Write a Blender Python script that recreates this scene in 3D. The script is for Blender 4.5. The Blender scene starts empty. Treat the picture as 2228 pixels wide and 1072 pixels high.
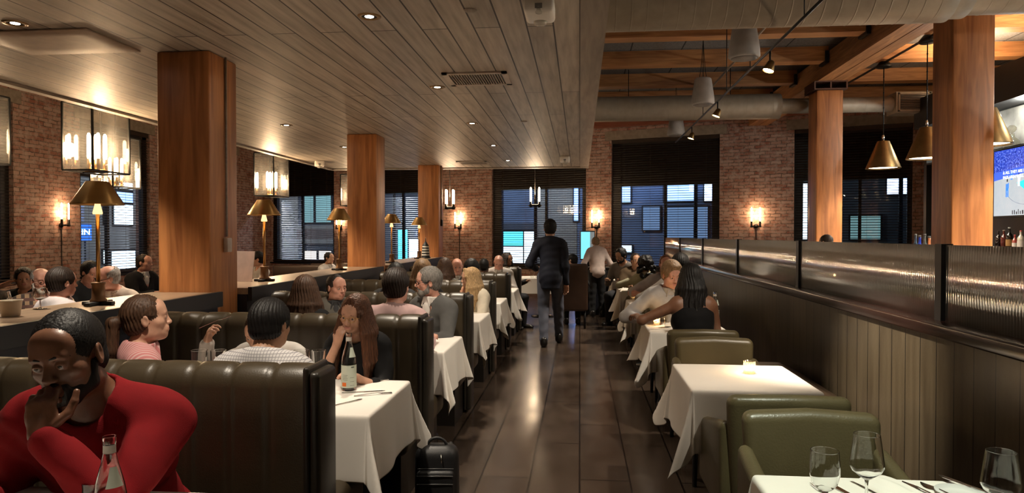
import bpy, math, random
import numpy as np
from mathutils import Vector, Matrix

# ---------------------------------------------------------------- camera, world, exposure
SC = bpy.context.scene
COL = SC.collection
FPX = 1500.0
YAW = math.radians(5.63)
CAMZ = 1.57
cam_d = bpy.data.cameras.new('camera')
cam_d.sensor_width = 36.0
cam_d.lens = FPX / 2228.0 * 36.0
cam_d.clip_start = 0.02
cam = bpy.data.objects.new('camera', cam_d)
cam.location = (0, 0, CAMZ)
cam.rotation_euler = (math.radians(90 - 0.92), 0, YAW)
COL.objects.link(cam)
SC.camera = cam
SC.view_settings.view_transform = 'Standard'
SC.view_settings.look = 'None'
SC.view_settings.gamma = 1.0
SC.view_settings.use_curve_mapping = False
SC.view_settings.exposure = 1.7
SC.cycles.use_denoising = True
SC.cycles.max_bounces = 8
SC.cycles.transparent_max_bounces = 24
SC.cycles.sample_clamp_indirect = 4.0
SC.cycles.caustics_reflective = False
SC.cycles.caustics_refractive = False
world = bpy.data.worlds.new('night')
SC.world = world
world.use_nodes = True
world.node_tree.nodes['Background'].inputs[0].default_value = (0.010, 0.016, 0.032, 1)
world.node_tree.nodes['Background'].inputs[1].default_value = 1.0

WARM = (1.0, 0.74, 0.48)
AMBER = (1.0, 0.60, 0.32)
SOFT = (1.0, 0.87, 0.70)

def kx(px):
    return math.tan(math.atan((px - 1114.0) / FPX) - YAW)

def at(px, Y):
    """world X of an image column at a given depth Y"""
    return kx(px) * Y

def zat(px, py, Y):
    """world height of an image point at a given depth Y"""
    X = at(px, Y)
    zd = Y * math.cos(YAW) - X * math.sin(YAW)
    return CAMZ + (512.0 - py) / FPX * zd

# ---------------------------------------------------------------- objects and tags
def tag(o, label=None, cat=None, group=None, kind=None):
    if label: o['label'] = label
    if cat: o['category'] = cat
    if group: o['group'] = group
    if kind: o['kind'] = kind
    return o

def empty(name, loc=(0, 0, 0), rz=0.0, label=None, cat=None, group=None, kind=None, parent=None):
    o = bpy.data.objects.new(name, None)
    o.empty_display_size = 0.1
    o.location = loc
    o.rotation_euler = (0, 0, rz)
    COL.objects.link(o)
    if parent: o.parent = parent
    return tag(o, label, cat, group, kind)

def copy_tree(o, parent=None):
    c = o.copy()
    COL.objects.link(c)
    if parent: c.parent = parent
    for ch in list(o.children):
        copy_tree(ch, c)
    return c

def copy_thing(o, loc, rz=None, label=None, group=None):
    c = copy_tree(o)
    c.location = loc
    if rz is not None: c.rotation_euler = (0, 0, rz)
    if label: c['label'] = label
    if group: c['group'] = group
    return c

# ---------------------------------------------------------------- materials
MATS = {}
def new_mat(name):
    m = bpy.data.materials.new(name)
    m.use_nodes = True
    nt = m.node_tree
    return m, nt, nt.nodes['Principled BSDF']

def N(nt, kind, **kw):
    n = nt.nodes.new(kind)
    for k, v in kw.items():
        setattr(n, k, v)
    return n

def coords(nt, scale=(1, 1, 1), out='Object', rot=(0, 0, 0), loc=(0, 0, 0)):
    tc = N(nt, 'ShaderNodeTexCoord')
    mp = N(nt, 'ShaderNodeMapping')
    mp.inputs['Scale'].default_value = scale
    mp.inputs['Rotation'].default_value = rot
    mp.inputs['Location'].default_value = loc
    nt.links.new(tc.outputs[out], mp.inputs['Vector'])
    return mp.outputs['Vector']

def ramp(nt, fac, stops):
    r = N(nt, 'ShaderNodeValToRGB')
    e = r.color_ramp.elements
    while len(e) < len(stops): e.new(0.5)
    for i, (p, c) in enumerate(stops):
        e[i].position = p
        e[i].color = (c[0], c[1], c[2], 1)
    nt.links.new(fac, r.inputs['Fac'])
    return r.outputs['Color']

def bump(nt, b, h, strength=0.3, dist=0.01):
    n = N(nt, 'ShaderNodeBump')
    n.inputs['Strength'].default_value = strength
    n.inputs['Distance'].default_value = dist
    nt.links.new(h, n.inputs['Height'])
    nt.links.new(n.outputs['Normal'], b.inputs['Normal'])
    return n

def M(name, col=(0.5, 0.5, 0.5), rough=0.5, metal=0.0, var=0.12, vs=9.0, bmp=0.0, bs=60.0, emit=None, es=0.0,
      sheen=0.0, coat=0.0, spec=0.5, stretch=(1, 1, 1), sss=0.0):
    """general procedural material: noise-varied colour, optional fine bump"""
    if name in MATS: return MATS[name]
    m, nt, b = new_mat(name)
    if var > 0:
        nz = N(nt, 'ShaderNodeTexNoise')
        nz.inputs['Scale'].default_value = vs
        nz.inputs['Detail'].default_value = 4
        nt.links.new(coords(nt, stretch), nz.inputs['Vector'])
        lo = tuple(c * (1 - var) for c in col); hi = tuple(min(1, c * (1 + var)) for c in col)
        nt.links.new(ramp(nt, nz.outputs['Fac'], [(0.3, lo), (0.7, hi)]), b.inputs['Base Color'])
    else:
        b.inputs['Base Color'].default_value = (*col, 1)
    b.inputs['Roughness'].default_value = rough
    b.inputs['Metallic'].default_value = metal
    b.inputs['Specular IOR Level'].default_value = spec
    if sheen: b.inputs['Sheen Weight'].default_value = sheen
    if coat: b.inputs['Coat Weight'].default_value = coat
    if sss:
        b.inputs['Subsurface Weight'].default_value = sss
        b.inputs['Subsurface Radius'].default_value = (0.012, 0.005, 0.003)
    if bmp:
        n2 = N(nt, 'ShaderNodeTexNoise')
        n2.inputs['Scale'].default_value = bs
        n2.inputs['Detail'].default_value = 3
        nt.links.new(coords(nt, stretch), n2.inputs['Vector'])
        bump(nt, b, n2.outputs['Fac'], bmp, 0.004)
    if emit:
        b.inputs['Emission Color'].default_value = (*emit, 1)
        b.inputs['Emission Strength'].default_value = es
    MATS[name] = m
    return m

def wood(name, dark, light, axis='Z', rough=0.45, scale=1.0, out='Object', bmp=0.25):
    if name in MATS: return MATS[name]
    m, nt, b = new_mat(name)
    st = {'X': (1.3, 16, 16), 'Y': (16, 1.3, 16), 'Z': (16, 16, 1.3)}[axis]
    v = coords(nt, tuple(s * scale for s in st), out)
    n1 = N(nt, 'ShaderNodeTexNoise'); n1.inputs['Scale'].default_value = 1.0; n1.inputs['Detail'].default_value = 6
    n1.inputs['Distortion'].default_value = 1.2
    nt.links.new(v, n1.inputs['Vector'])
    v2 = coords(nt, tuple(s * scale * 0.16 for s in st), out)
    n2 = N(nt, 'ShaderNodeTexNoise'); n2.inputs['Scale'].default_value = 1.6; n2.inputs['Detail'].default_value = 3
    nt.links.new(v2, n2.inputs['Vector'])
    mx = N(nt, 'ShaderNodeMath', operation='ADD')
    nt.links.new(n1.outputs['Fac'], mx.inputs[0]); nt.links.new(n2.outputs['Fac'], mx.inputs[1])
    h = N(nt, 'ShaderNodeMath', operation='MULTIPLY'); h.inputs[1].default_value = 0.5
    nt.links.new(mx.outputs[0], h.inputs[0])
    nt.links.new(ramp(nt, h.outputs[0], [(0.36, dark), (0.62, light)]), b.inputs['Base Color'])
    b.inputs['Roughness'].default_value = rough
    bump(nt, b, h.outputs[0], bmp, 0.008)
    MATS[name] = m
    return m

def bricky(name, c1, c2, mortar, bw, rh, ms, rough=0.85, out='UV', rot=(0, 0, 0), offset=0.5, wash=None, bmp=0.6,
           grain=None, smooth=0.1, bias=0.0, rvar=None, squash=1.0):
    """courses: bricks, boards or tiles"""
    m, nt, b = new_mat(name)
    v = coords(nt, (1, 1, 1), out, rot)
    wz = N(nt, 'ShaderNodeTexNoise'); wz.inputs['Scale'].default_value = 8.0; wz.inputs['Detail'].default_value = 4
    nt.links.new(v, wz.inputs['Vector'])
    br = N(nt, 'ShaderNodeTexBrick')
    br.offset = offset
    br.squash = squash
    br.inputs['Scale'].default_value = 1.0
    br.inputs['Brick Width'].default_value = bw
    br.inputs['Row Height'].default_value = rh
    br.inputs['Mortar Size'].default_value = ms
    br.inputs['Mortar Smooth'].default_value = smooth
    br.inputs['Bias'].default_value = bias
    br.inputs['Color1'].default_value = (*c1, 1)
    br.inputs['Color2'].default_value = (*c2, 1)
    br.inputs['Mortar'].default_value = (*mortar, 1)
    if wash is not None:
        sub = N(nt, 'ShaderNodeVectorMath', operation='SCALE'); sub.inputs['Scale'].default_value = 0.055
        nt.links.new(wz.outputs['Color'], sub.inputs[0])
        add = N(nt, 'ShaderNodeVectorMath', operation='ADD')
        nt.links.new(v, add.inputs[0]); nt.links.new(sub.outputs[0], add.inputs[1])
        nt.links.new(add.outputs[0], br.inputs['Vector'])
    else:
        nt.links.new(v, br.inputs['Vector'])
    colr = br.outputs['Color']
    hsrc = br.outputs['Fac']
    if wash is not None:
        nz = N(nt, 'ShaderNodeTexNoise'); nz.inputs['Scale'].default_value = 6.0; nz.inputs['Detail'].default_value = 9
        nz.inputs['Roughness'].default_value = 0.72
        nt.links.new(v, nz.inputs['Vector'])
        f = ramp(nt, nz.outputs['Fac'], [(0.44, (0, 0, 0)), (0.62, (0.85, 0.85, 0.85))])
        mix = N(nt, 'ShaderNodeMixRGB'); mix.inputs['Color2'].default_value = (*wash, 1)
        nt.links.new(f, mix.inputs['Fac']); nt.links.new(colr, mix.inputs['Color1'])
        colr = mix.outputs['Color']
    if grain is not None:
        v2 = coords(nt, grain, 'Object')
        ng = N(nt, 'ShaderNodeTexNoise'); ng.inputs['Scale'].default_value = 1.0; ng.inputs['Detail'].default_value = 6
        nt.links.new(v2, ng.inputs['Vector'])
        mix = N(nt, 'ShaderNodeMixRGB', blend_type='MULTIPLY'); mix.inputs['Fac'].default_value = 0.85
        nt.links.new(colr, mix.inputs['Color1'])
        nt.links.new(ramp(nt, ng.outputs['Fac'], [(0.3, (0.55, 0.52, 0.5)), (0.65, (1.0, 1.0, 1.0))]), mix.inputs['Color2'])
        colr = mix.outputs['Color']
        if rvar:
            rr = N(nt, 'ShaderNodeMapRange')
            rr.inputs['To Min'].default_value = rvar[0]; rr.inputs['To Max'].default_value = rvar[1]
            nt.links.new(ng.outputs['Fac'], rr.inputs['Value'])
            nt.links.new(rr.outputs[0], b.inputs['Roughness'])
    nt.links.new(colr, b.inputs['Base Color'])
    if not rvar: b.inputs['Roughness'].default_value = rough
    inv = N(nt, 'ShaderNodeMath', operation='SUBTRACT'); inv.inputs[0].default_value = 1.0
    nt.links.new(hsrc, inv.inputs[1])
    hh = inv.outputs[0]
    if wash is not None or grain is not None:
        n3 = N(nt, 'ShaderNodeTexNoise'); n3.inputs['Scale'].default_value = 24.0 if wash is not None else 30.0
        n3.inputs['Detail'].default_value = 4
        nt.links.new(v, n3.inputs['Vector'])
        ad = N(nt, 'ShaderNodeMath', operation='MULTIPLY_ADD'); ad.inputs[1].default_value = 0.5 if wash is not None else 0.12
        nt.links.new(n3.outputs['Fac'], ad.inputs[0]); nt.links.new(hh, ad.inputs[2])
        hh = ad.outputs[0]
    bump(nt, b, hh, bmp, 0.012)
    MATS[name] = m
    return m

def clear_glass(name, tint=(1, 1, 1), refl=1.0, rough=0.0, milky=0.0):
    """window-type glass: see-through with Fresnel reflection"""
    if name in MATS: return MATS[name]
    m = bpy.data.materials.new(name); m.use_nodes = True
    nt = m.node_tree; nt.nodes.clear()
    out = N(nt, 'ShaderNodeOutputMaterial'); mix = N(nt, 'ShaderNodeMixShader')
    tr = N(nt, 'ShaderNodeBsdfTransparent'); tr.inputs['Color'].default_value = (*tint, 1)
    gl = N(nt, 'ShaderNodeBsdfGlossy'); gl.inputs['Roughness'].default_value = rough
    fr = N(nt, 'ShaderNodeFresnel')
    ge = N(nt, 'ShaderNodeNewGeometry'); io = N(nt, 'ShaderNodeMapRange')
    io.inputs['To Min'].default_value = 1.5; io.inputs['To Max'].default_value = 1 / 1.5
    nt.links.new(ge.outputs['Backfacing'], io.inputs['Value']); nt.links.new(io.outputs[0], fr.inputs['IOR'])
    mu = N(nt, 'ShaderNodeMath', operation='MULTIPLY'); mu.inputs[1].default_value = refl
    nt.links.new(fr.outputs[0], mu.inputs[0]); nt.links.new(mu.outputs[0], mix.inputs[0])
    nt.links.new(tr.outputs[0], mix.inputs[1]); nt.links.new(gl.outputs[0], mix.inputs[2])
    last = mix.outputs[0]
    if milky > 0:
        tl = N(nt, 'ShaderNodeBsdfTranslucent'); tl.inputs['Color'].default_value = (0.8, 0.76, 0.70, 1)
        m2 = N(nt, 'ShaderNodeMixShader')
        nz = N(nt, 'ShaderNodeTexNoise'); nz.inputs['Scale'].default_value = 7.0; nz.inputs['Detail'].default_value = 3
        mm = N(nt, 'ShaderNodeMapRange'); mm.inputs['To Min'].default_value = milky * 0.4; mm.inputs['To Max'].default_value = milky * 1.6
        nt.links.new(nz.outputs['Fac'], mm.inputs['Value']); nt.links.new(mm.outputs[0], m2.inputs[0])
        nt.links.new(last, m2.inputs[1]); nt.links.new(tl.outputs[0], m2.inputs[2]); last = m2.outputs[0]
    nt.links.new(last, out.inputs[0])
    MATS[name] = m
    return m

def real_glass(name, col=(1, 1, 1), rough=0.0, ior=1.45):
    if name in MATS: return MATS[name]
    m, nt, b = new_mat(name)
    b.inputs['Base Color'].default_value = (*col, 1)
    b.inputs['Transmission Weight'].default_value = 1.0
    b.inputs['Roughness'].default_value = rough
    b.inputs['IOR'].default_value = ior
    MATS[name] = m
    return m

def glow(name, col, strength):
    if name in MATS: return MATS[name]
    m, nt, b = new_mat(name)
    b.inputs['Base Color'].default_value = (*col, 1)
    b.inputs['Emission Color'].default_value = (*col, 1)
    b.inputs['Emission Strength'].default_value = strength
    MATS[name] = m
    return m

# ---------------------------------------------------------------- mesh builder
class MB:
    def __init__(s):
        s.v = []; s.f = []; s.mi = []; s.sm = []; s.off = 0
    def add(s, verts, faces, mi=0, smooth=False, T=None):
        o = len(s.v)
        if T is not None:
            verts = [tuple(T @ Vector(p)) for p in verts]
        s.v.extend([tuple(p) for p in verts])
        for f in faces:
            s.f.append(tuple(i + o for i in f)); s.mi.append(mi); s.sm.append(smooth)
        return s
    def box(s, c, size, mi=0, T=None, rz=0.0):
        x, y, z = (a / 2 for a in size)
        vs = [(-x, -y, -z), (x, -y, -z), (x, y, -z), (-x, y, -z), (-x, -y, z), (x, -y, z), (x, y, z), (-x, y, z)]
        if rz:
            ca, sa = math.cos(rz), math.sin(rz)
            vs = [(a * ca - b * sa, a * sa + b * ca, d) for a, b, d in vs]
        vs = [(a + c[0], b + c[1], d + c[2]) for a, b, d in vs]
        return s.add(vs, [(0, 3, 2, 1), (4, 5, 6, 7), (0, 1, 5, 4), (1, 2, 6, 5), (2, 3, 7, 6), (3, 0, 4, 7)], mi, False, T)
    def bb(s, x0, x1, y0, y1, z0, z1, mi=0, T=None):
        return s.box(((x0 + x1) / 2, (y0 + y1) / 2, (z0 + z1) / 2), (x1 - x0, y1 - y0, z1 - z0), mi, T)
    def rbox(s, c, size, r=0.02, n=3, mi=0, T=None, fn=None):
        h = np.array(size) / 2.0
        r = min(r, *(h * 0.999))
        ax = []
        for k in range(3):
            a = [-h[k] + r * (1 - math.cos(i / n * math.pi / 2)) for i in range(n + 1)]
            a2 = [-p for p in reversed(a)]
            mid = []
            L = a2[0] - a[-1]
            nm = max(1, int(L / 0.15))
            mid = [a[-1] + L * i / nm for i in range(1, nm)]
            ax.append(a + mid + a2)
        idx = {}; vs = []; fs = []
        def vid(p):
            key = (round(p[0], 6), round(p[1], 6), round(p[2], 6))
            if key not in idx:
                q = np.array(p); cl = np.clip(q, -(h - r), h - r); d = q - cl
                L = np.linalg.norm(d)
                if L > 1e-9: q = cl + d / L * r
                idx[key] = len(vs); vs.append(q)
            return idx[key]
        for k in range(3):
            a, b = (k + 1) % 3, (k + 2) % 3
            for sgn in (-1, 1):
                for i in range(len(ax[a]) - 1):
                    for j in range(len(ax[b]) - 1):
                        q = []
                        for (ii, jj) in ((i, j), (i + 1, j), (i + 1, j + 1), (i, j + 1)):
                            p = [0, 0, 0]; p[k] = sgn * h[k]; p[a] = ax[a][ii]; p[b] = ax[b][jj]
                            q.append(vid(p))
                        fs.append(tuple(q) if sgn > 0 else tuple(reversed(q)))
        vs = [tuple(q + np.array(c)) for q in vs]
        if fn: vs = [fn(*q) for q in vs]
        return s.add(vs, fs, mi, True, T)
    def grid(s, fn, nu, nv, mi=0, smooth=True, closeu=False, closev=False, T=None, flip=False):
        vs = [fn(i / nu, j / nv) for i in range(nu + (0 if closeu else 1)) for j in range(nv + (0 if closev else 1))]
        nvv = nv if closev else nv + 1
        nuu = nu if closeu else nu + 1
        fs = []
        for i in range(nu):
            for j in range(nv):
                a = i * nvv + j; b = ((i + 1) % nuu) * nvv + j
                c = ((i + 1) % nuu) * nvv + (j + 1) % nvv; d = i * nvv + (j + 1) % nvv
                fs.append((a, d, c, b) if flip else (a, b, c, d))
        return s.add(vs, fs, mi, smooth, T)
    def lathe(s, prof, c=(0, 0, 0), n=24, mi=0, T=None, smooth=True, capb=True, capt=True):
        """prof: (r, z) from bottom to top"""
        vs = []; fs = []
        for (r, z) in prof:
            for i in range(n):
                a = 2 * math.pi * i / n
                vs.append((c[0] + r * math.cos(a), c[1] + r * math.sin(a), c[2] + z))
        for k in range(len(prof) - 1):
            for i in range(n):
                j = (i + 1) % n
                fs.append((k * n + i, k * n + j, (k + 1) * n + j, (k + 1) * n + i))
        if capb and prof[0][0] > 1e-5: fs.append(tuple(reversed(range(n))))
        if capt and prof[-1][0] > 1e-5: fs.append(tuple((len(prof) - 1) * n + i for i in range(n)))
        return s.add(vs, fs, mi, smooth, T)
    def tube(s, pts, r, n=10, mi=0, T=None, cap=True, smooth=True):
        P = [Vector(p) for p in pts]
        R = r if isinstance(r, (list, tuple)) else [r] * len(P)
        vs = []; fs = []
        up = None
        for i, p in enumerate(P):
            d = (P[min(i + 1, len(P) - 1)] - P[max(i - 1, 0)]).normalized()
            if up is None:
                up = Vector((0, 0, 1)) if abs(d.z) < 0.9 else Vector((1, 0, 0))
            x = d.cross(up).normalized(); y = x.cross(d).normalized(); up = y
            for k in range(n):
                a = 2 * math.pi * k / n
                vs.append(p + (x * math.cos(a) + y * math.sin(a)) * R[i])
        for i in range(len(P) - 1):
            for k in range(n):
                j = (k + 1) % n
                fs.append((i * n + k, i * n + j, (i + 1) * n + j, (i + 1) * n + k))
        if cap:
            fs.append(tuple(reversed(range(n)))); fs.append(tuple((len(P) - 1) * n + k for k in range(n)))
        return s.add(vs, fs, mi, smooth, T)
    def prism(s, poly, z0, z1, axis='z', mi=0, T=None):
        """extrude a 2D polygon; axis z: (x,y), x: (y,z), y: (x,z)"""
        n = len(poly)
        def P(a, b, t):
            return {'z': (a, b, t), 'x': (t, a, b), 'y': (a, t, b)}[axis]
        vs = [P(a, b, z0) for a, b in poly] + [P(a, b, z1) for a, b in poly]
        fs = [tuple(reversed(range(n))), tuple(range(n, 2 * n))]
        for i in range(n):
            j = (i + 1) % n
            fs.append((i, j, n + j, n + i))
        return s.add(vs, fs, mi, False, T)
    def build(s, name, mats, parent=None, loc=None, rz=0.0, label=None, cat=None, group=None, kind=None):
        me = bpy.data.meshes.new(name)
        me.from_pydata(s.v, [], s.f)
        if not isinstance(mats, (list, tuple)): mats = [mats]
        for m in mats: me.materials.append(m)
        np_ = len(me.polygons)
        me.polygons.foreach_set('material_index', s.mi)
        me.polygons.foreach_set('use_smooth', s.sm)
        uv = me.uv_layers.new(name='UVMap')
        co = np.array(s.v, dtype=np.float64)
        nl = len(me.loops)
        lv = np.zeros(nl, dtype=np.int32); me.loops.foreach_get('vertex_index', lv)
        no = np.zeros(np_ * 3); me.polygons.foreach_get('normal', no); no = no.reshape(-1, 3)
        lt = np.zeros(np_, dtype=np.int32); me.polygons.foreach_get('loop_total', lt)
        fn = np.repeat(no, lt, axis=0)
        p = co[lv]
        horiz = np.abs(fn[:, 2]) > 0.75
        L = np.hypot(fn[:, 0], fn[:, 1]); L[L < 1e-6] = 1
        u = np.where(horiz, p[:, 0], (-fn[:, 1] * p[:, 0] + fn[:, 0] * p[:, 1]) / L)
        w = np.where(horiz, p[:, 1], p[:, 2])
        uv.data.foreach_set('uv', np.stack([u, w], 1).astype(np.float32).ravel())
        me.update()
        o = bpy.data.objects.new(name, me)
        if loc is not None: o.location = loc
        if rz: o.rotation_euler = (0, 0, rz)
        COL.objects.link(o)
        if parent: o.parent = parent
        return tag(o, label, cat, group, kind)

def sup(prof, e=0.0009, ang=40):
    """holding points either side of every sharp corner of a lathe profile"""
    out = []
    n = len(prof)
    for i, p in enumerate(prof):
        if 0 < i < n - 1:
            a = Vector((prof[i - 1][0] - p[0], prof[i - 1][1] - p[1])); b = Vector((prof[i + 1][0] - p[0], prof[i + 1][1] - p[1]))
            if a.length > 1e-7 and b.length > 1e-7 and math.degrees(a.angle(b)) < 180 - ang:
                ea, eb = min(e, a.length * .3), min(e, b.length * .3)
                qa = a.normalized() * ea; qb = b.normalized() * eb
                out += [(p[0] + qa.x, p[1] + qa.y), (p[0], p[1]), (p[0] + qb.x, p[1] + qb.y)]
                continue
        out.append((p[0], p[1]))
    return out

def text_mesh(name, txt, size, mat, loc, rot, parent=None, center=False, extrude=0.0):
    d = bpy.data.curves.new(name, 'FONT'); d.body = txt; d.size = size; d.extrude = extrude
    if center: d.align_x = 'CENTER'; d.align_y = 'CENTER'
    tmp = bpy.data.objects.new(name, d); COL.objects.link(tmp)
    me = bpy.data.meshes.new_from_object(tmp)
    bpy.data.objects.remove(tmp)
    me.materials.clear(); me.materials.append(mat)
    o = bpy.data.objects.new(name, me); o.location = loc; o.rotation_euler = rot
    COL.objects.link(o)
    if parent: o.parent = parent
    return o

def TR(loc=(0, 0, 0), rx=0.0, ry=0.0, rz=0.0):
    return (Matrix.Translation(loc) @ Matrix.Rotation(rz, 4, 'Z') @ Matrix.Rotation(ry, 4, 'Y') @ Matrix.Rotation(rx, 4, 'X'))

def light(kind, name, loc, power, col, parent=None, size=0.03, spot=None, blend=0.5, aim=None):
    d = bpy.data.lights.new(name, kind)
    d.energy = power
    d.color = col
    if kind in ('POINT', 'SPOT'): d.shadow_soft_size = size
    if kind == 'SPOT':
        d.spot_size = math.radians(spot); d.spot_blend = blend
    if kind == 'AREA':
        d.size = size
    o = bpy.data.objects.new(name, d)
    o.location = loc
    if aim is not None:
        o.rotation_euler = (Vector(aim) - Vector(loc)).to_track_quat('-Z', 'Y').to_euler()
    COL.objects.link(o)
    if parent: o.parent = parent
    return o
# ---------------------------------------------------------------- shared materials
m_plank = bricky('ceiling_boards', (0.56, 0.49, 0.405), (0.45, 0.395, 0.325), (0.03, 0.022, 0.015), 3.6, 0.19, 0.006, 0.50,
                 'Object', (0, 0, math.pi / 2), 0.37, None, 0.35, (22, 1.6, 22), 0.05, 0.0)
m_brick = bricky('old_brick', (0.33, 0.125, 0.085), (0.50, 0.32, 0.25), (0.14, 0.095, 0.075), 0.25, 0.082, 0.010, 0.9,
                 'UV', wash=(0.50, 0.37, 0.31), bmp=1.0, bias=-0.05)
m_floor = bricky('floor_boards', (0.092, 0.064, 0.046), (0.066, 0.046, 0.034), (0.014, 0.010, 0.008), 1.3, 0.32, 0.006, 0.25,
                 'Object', (0, 0, math.pi / 2), 0.41, None, 0.07, (5.0, 2.5, 3.0), 0.05, 0.0, (0.12, 0.30))
m_col = wood('column_timber', (0.26, 0.090, 0.028), (0.55, 0.225, 0.075), 'Z', 0.42)
m_colr = wood('beam_timber_y', (0.22, 0.085, 0.03), (0.52, 0.25, 0.10), 'Y', 0.55)
m_joist = wood('beam_timber_x', (0.22, 0.085, 0.03), (0.54, 0.26, 0.10), 'X', 0.55)
m_trim = wood('grey_brown_trim', (0.22, 0.18, 0.145), (0.36, 0.30, 0.24), 'Y', 0.5)
m_ledge = wood('pale_ledge', (0.20, 0.13, 0.08), (0.36, 0.25, 0.165), 'Y', 0.28)
m_navy = M('dark_navy_paint', (0.012, 0.013, 0.020), 0.38, var=0.1)
m_black = M('black_paint', (0.008, 0.008, 0.009), 0.45, var=0.05)
m_blackm = M('black_metal', (0.012, 0.012, 0.012), 0.35, 0.6, var=0.05)
m_frame = M('dark_bronze_frame', (0.014, 0.011, 0.010), 0.42, 0.2, var=0.1)
m_slat = M('dark_wood_slat', (0.035, 0.021, 0.014), 0.38, var=0.15)
m_stone = M('pale_stone', (0.30, 0.24, 0.185), 0.85, var=0.2, bmp=0.3, bs=25)
m_deck = bricky('deck_panels', (0.17, 0.165, 0.165), (0.14, 0.135, 0.135), (0.02, 0.02, 0.02), 2.4, 0.86, 0.012, 0.9,
                'Object', (0, 0, math.pi / 2), 0.0, None, 0.4, (40, 40, 40))
m_duct = M('duct_paint', (0.34, 0.29, 0.23), 0.48, 0.2, var=0.1)
m_panel = bricky('wall_boards', (0.095, 0.074, 0.046), (0.084, 0.065, 0.040), (0.006, 0.005, 0.004), 8.0, 0.172, 0.004, 0.33,
                 'UV', (0, 0, math.pi / 2), 0.0, None, 0.5, (14, 14, 1.4), 0.1, 0.0)
m_redwood = wood('dark_red_wood', (0.010, 0.005, 0.004), (0.028, 0.012, 0.009), 'Y', 0.22)
m_leather = M('olive_brown_leather', (0.056, 0.041, 0.023), 0.38, var=0.12, vs=6, bmp=0.12, bs=170)
m_leather2 = M('green_leather', (0.100, 0.078, 0.038), 0.36, var=0.10, vs=6, bmp=0.22, bs=120)
m_cloth = M('white_linen', (0.80, 0.75, 0.68), 0.8, var=0.03, vs=3, bmp=0.25, bs=14, sheen=0.2)
m_brass = M('brass', (0.50, 0.30, 0.11), 0.32, 1.0, var=0.12)
m_brassd = M('aged_brass', (0.27, 0.17, 0.07), 0.38, 1.0, var=0.15)
m_white = M('white_plastic', (0.88, 0.84, 0.78), 0.4, var=0.03)
m_steel = M('polished_steel', (0.62, 0.60, 0.57), 0.18, 1.0, var=0.05)
m_glasspane = clear_glass('window_glass', (0.93, 0.96, 0.98), 1.0)
m_thin = clear_glass('lantern_glass', (0.97, 0.95, 0.92), 1.3, 0.0, 0.02)
m_stem = real_glass('drinking_glass', (0.98, 0.99, 0.98), 0.0, 1.45)
m_tubeglow = glow('tube_bulb', (1.0, 0.70, 0.40), 9.0)
m_tubeglow_hot = glow('lantern_bulb', (1.0, 0.74, 0.46), 9.0)
m_lens = glow('downlight_lens', (1.0, 0.86, 0.70), 30.0)

ZC = 3.06          # plank ceiling
ZD = 4.74          # roof deck
WROT = math.atan(-0.34)
WT = Vector((math.cos(WROT), math.sin(WROT), 0))
def wall_s(px):
    k = kx(px); X = 19.3 * k / (1 + 0.34 * k)
    return X / math.cos(WROT)
def wall_pt(s, out=0.0, z=0.0):
    """point on the slanted back wall; out = distance into the room"""
    n = Vector((-math.sin(WROT), math.cos(WROT), 0)) * -1
    p = Vector((0, 19.3, 0)) + WT * s + n * out
    return (p.x, p.y, z)

# ---------------------------------------------------------------- floor, ceilings
MB().bb(-11.4, 10.0, -2.2, 24.5, -0.1, 0.0).build('floor', m_floor, kind='structure')
MB().bb(-11.4, 10.0, -2.2, 24.5, ZD, ZD + 0.1).build('ceiling', m_deck, kind='structure')
c = MB()
c.bb(-5.5, 0.0, -2.0, 15.0, ZC, ZC + 0.06)
c.build('ceiling_boards', m_plank, kind='structure')
c = MB()
c.bb(0.0, 0.185, -2.0, 15.2, ZC - 0.012, ZC + 0.05)
c.build('trim_1', m_trim, kind='structure')
c = MB()
c.bb(0.14, 0.18, -2.0, 15.2, ZC + 0.05, ZD); c.bb(-5.5, 0.18, 15.16, 15.2, ZC + 0.05, ZD); c.bb(-5.54, -5.5, -2.0, 15.2, ZC + 0.12, ZD)
c.build('wall_bulkhead', m_plank, kind='structure')
c = MB()
c.bb(-5.60, -5.5, -2.0, 15.0, ZC - 0.03, ZC + 0.12); c.bb(-5.6, 0.185, 15.0, 15.2, ZC - 0.02, ZC + 0.05)
c.build('trim_2', m_trim, kind='structure')

# ---------------------------------------------------------------- brick walls and windows
def wall_open(name, s0, s1, z0, z1, th, ops, mat, loc, rz):
    b = MB()
    xs = sorted({s0, s1} | {o[0] for o in ops} | {o[1] for o in ops})
    zs = sorted({z0, z1} | {o[2] for o in ops} | {o[3] for o in ops})
    for i in range(len(xs) - 1):
        for j in range(len(zs) - 1):
            cx, cz = (xs[i] + xs[i + 1]) / 2, (zs[j] + zs[j + 1]) / 2
            if any(o[0] < cx < o[1] and o[2] < cz < o[3] for o in ops): continue
            b.bb(xs[i], xs[i + 1], 0, th, zs[j], zs[j + 1])
    return b.build(name, mat, None, loc, rz, kind='structure')

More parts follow.
